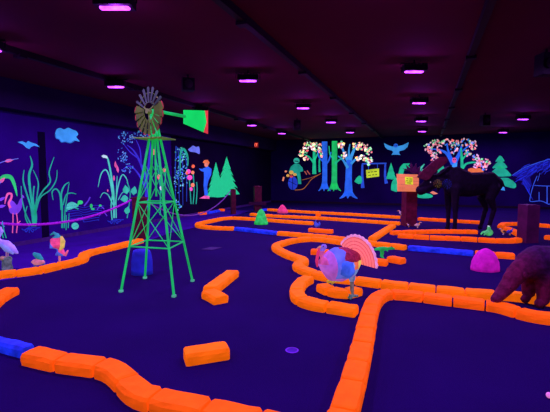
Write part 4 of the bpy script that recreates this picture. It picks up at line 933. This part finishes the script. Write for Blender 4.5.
# ------------------------------------------------------------------ ceiling: blacklight lamps, tracks, speakers
LENS = mat('uv_lens', (.2, .05, .4), (2.2, .22, 4.2), var=.5, scale=14)
HOUS = mat('lamp_housing', (.004, .002, .006), rough=.6)
ZL = 3.40
def at_ceiling(px, py): return hitz(px, py, ZL)
lampx = {'C': at_ceiling(416, 90).x, 'A': at_ceiling(248, 82).x, 'B': at_ceiling(252, 126).x, 'D': at_ceiling(503, 133).x}
rows = [at_ceiling(414, 73).y, at_ceiling(419, 104).y, at_ceiling(421, 122).y, at_ceiling(422, 132).y]
pitch = (rows[3] - rows[0]) / 3
lamps = []
for px, py, nm in ((115, 10, 'nearest blacklight lamp, glowing pink at the top left'), (116, 88, 'blacklight lamp over the blue cloud painting'), (248, 82, 'blacklight lamp right of the windmill tail vane'), (303, 109, 'blacklight lamp above the painted motorcyclist, second in its row'),
                   (252, 126, 'blacklight lamp above the exit sign'), (282, 134, 'small far blacklight lamp at the wall top, over the motorcyclist'), (331, 123, 'blacklight lamp above the painted green trunk'), (350, 133, 'farthest blacklight lamp above the broad blue painted tree'),
                   (414, 73, 'largest blacklight lamp of the middle ceiling row'), (419, 104, 'second nearest blacklight lamp of the middle ceiling row'), (421, 122, 'third blacklight lamp of the middle ceiling row'), (422, 132, 'farthest blacklight lamp of the middle ceiling row'),
                   (523, 120, 'nearer blacklight lamp at the right over the thatched hut'), (503, 133, 'farther blacklight lamp at the right over the tiered pine')):
    lamps.append((at_ceiling(px, py), nm))
def lamp(p, label, seen=True):
    if seen:
        t = thing('blacklight_lamp', label, 'lamp', (p.x, p.y, ZL), YAW, 'blacklight lamps hanging from the ceiling')
        M().box((0, 0, .075), (.40, .20, .10)).build('housing', HOUS, t)
        fins = M()
        for k in range(7): fins.box((-.18 + k * .06, 0, .135), (.012, .2, .03))
        fins.build('cooling_fins', HOUS, t)
        M().tube([(-.235, 0, .07), (-.235, 0, .17), (.235, 0, .17), (.235, 0, .07)], .010, 6, cap=False).build('bracket', HOUS, t)
        M().tube([(0, 0, .17), (0, 0, ZC - ZL - .0)], .014, 8, cap=False).build('stem', HOUS, t)
        M().tube([(-.15, 0, .022), (.15, 0, .022)], [(.045, .02), (.045, .02)], 12, up=(0, 0, 1)).build('lens', LENS, t, smooth=True)
    ld = bpy.data.lights.new('blacklight_glow', 'AREA'); ld.shape = 'RECTANGLE'; ld.size = .36; ld.size_y = .16
    ld.color = (.47, .15, 1.0); ld.energy = LAMP_W
    lo = bpy.data.objects.new('blacklight_glow', ld); COL.objects.link(lo); lo.location = (p.x, p.y, ZL - .03); lo.rotation_euler = (0, 0, YAW)
    pd = bpy.data.lights.new('blacklight_spill', 'POINT'); pd.shadow_soft_size = .06; pd.color = (.40, .04, 1.0); pd.energy = 11
    po = bpy.data.objects.new('blacklight_spill', pd); COL.objects.link(po); po.location = (p.x, p.y, ZL - .06)
LAMP_W = 100.0
for p, l in lamps: lamp(p, l)
# lamps of the same grid outside the picture (above and behind the camera, hidden by the tail vane)
for X, Y in ((lampx['C'], rows[0] - pitch), (lampx['C'], rows[0] - 2 * pitch), (lampx['A'], rows[0] - 2 * pitch), (lampx['D'], rows[0] - pitch), (lampx['D'], rows[0]), (lampx['D'], rows[0] - 2 * pitch), (lampx['B'], rows[0] - 2 * pitch), (lampx['B'], rows[0] - pitch), (lampx['D'] * 2, rows[1]), (lampx['D'] * 2, rows[3])):
    lamp(V((X, Y, ZL)), 'blacklight lamp hanging above, behind or beside the viewpoint, outside the picture')
lamp(at_ceiling(202, 112), 'blacklight lamp hidden by the windmill tail vane')
# tracks along the room
TR = mat('track_black', (.010, .004, .008), rough=.6)
def track(px, py, label, y0=-2.0):
    X = hitz(px, py, ZC - .05).x
    t = thing('ceiling_track', label, 'ceiling track', (X, YF / 2, ZC))
    L_ = YF - y0 - .3; cy = (YF + y0) / 2 - YF / 2
    M().box((0, cy, -.05), (.09, L_, .10)).build('rail', TR, t)
    n = 9
    for k in range(n): M().box((.0, cy - L_ / 2 + L_ * (k + .5) / n, -.11), (.16, .12, .05)).build('clamp', TR, t)
track(330, 93, 'black track on the ceiling running towards the painted owl')
track(468, 62, 'black track on the ceiling right of the middle lamp row')
track(222, 113.5, 'black track on the ceiling left of the lamps, behind the tail vane')
def speaker(px, py, label, rz=0.4, zb=.34):
    p = hitz(px, py, ZC - zb * .6)
    t = thing('ceiling_speaker', label, 'speaker', (p.x, p.y, ZC), rz)
    M().tube([(0, 0, 0), (0, 0, -.10)], .02, 8, cap=False).build('mount', DARKMETAL, t)
    M().box((0, 0, -.08 - zb / 2), (.24, .22, zb)).build('cabinet', DARKMETAL, t)
    M().lathe([(.07, 0), (.085, .01), (.02, .03)], 14).build('cone', mat('speaker_cone', (.03, .02, .03)), t, loc=(0, -.115, -.08 - zb / 2)).rotation_euler = (math.pi / 2, 0, 0)
speaker(188, 82, 'black loudspeaker hanging from the ceiling above the tail vane', .7, .24)
speaker(297, 124, 'black loudspeaker hanging from the ceiling above the motorcyclist painting')
speaker(485, 119, 'black loudspeaker hanging from the ceiling right of the middle lamps')
speaker(546, 62, 'black loudspeaker hanging from the ceiling at the right edge')

# ------------------------------------------------------------------ world and view
w = bpy.data.worlds.new('world'); SC.world = w; w.use_nodes = True
w.node_tree.nodes['Background'].inputs[0].default_value = (0, 0, 0, 1)
w.node_tree.nodes['Background'].inputs[1].default_value = 0
vs = SC.view_settings
vs.view_transform = 'Standard'; vs.look = 'None'; vs.exposure = 0; vs.gamma = 1; vs.use_curve_mapping = False
print('XL', XL, 'YF', YF, 'rows', rows, 'cols', lampx, 'hub', hubp, 'feet', [tuple(round(c, 2) for c in f) for f in F0], 'gap', gap)
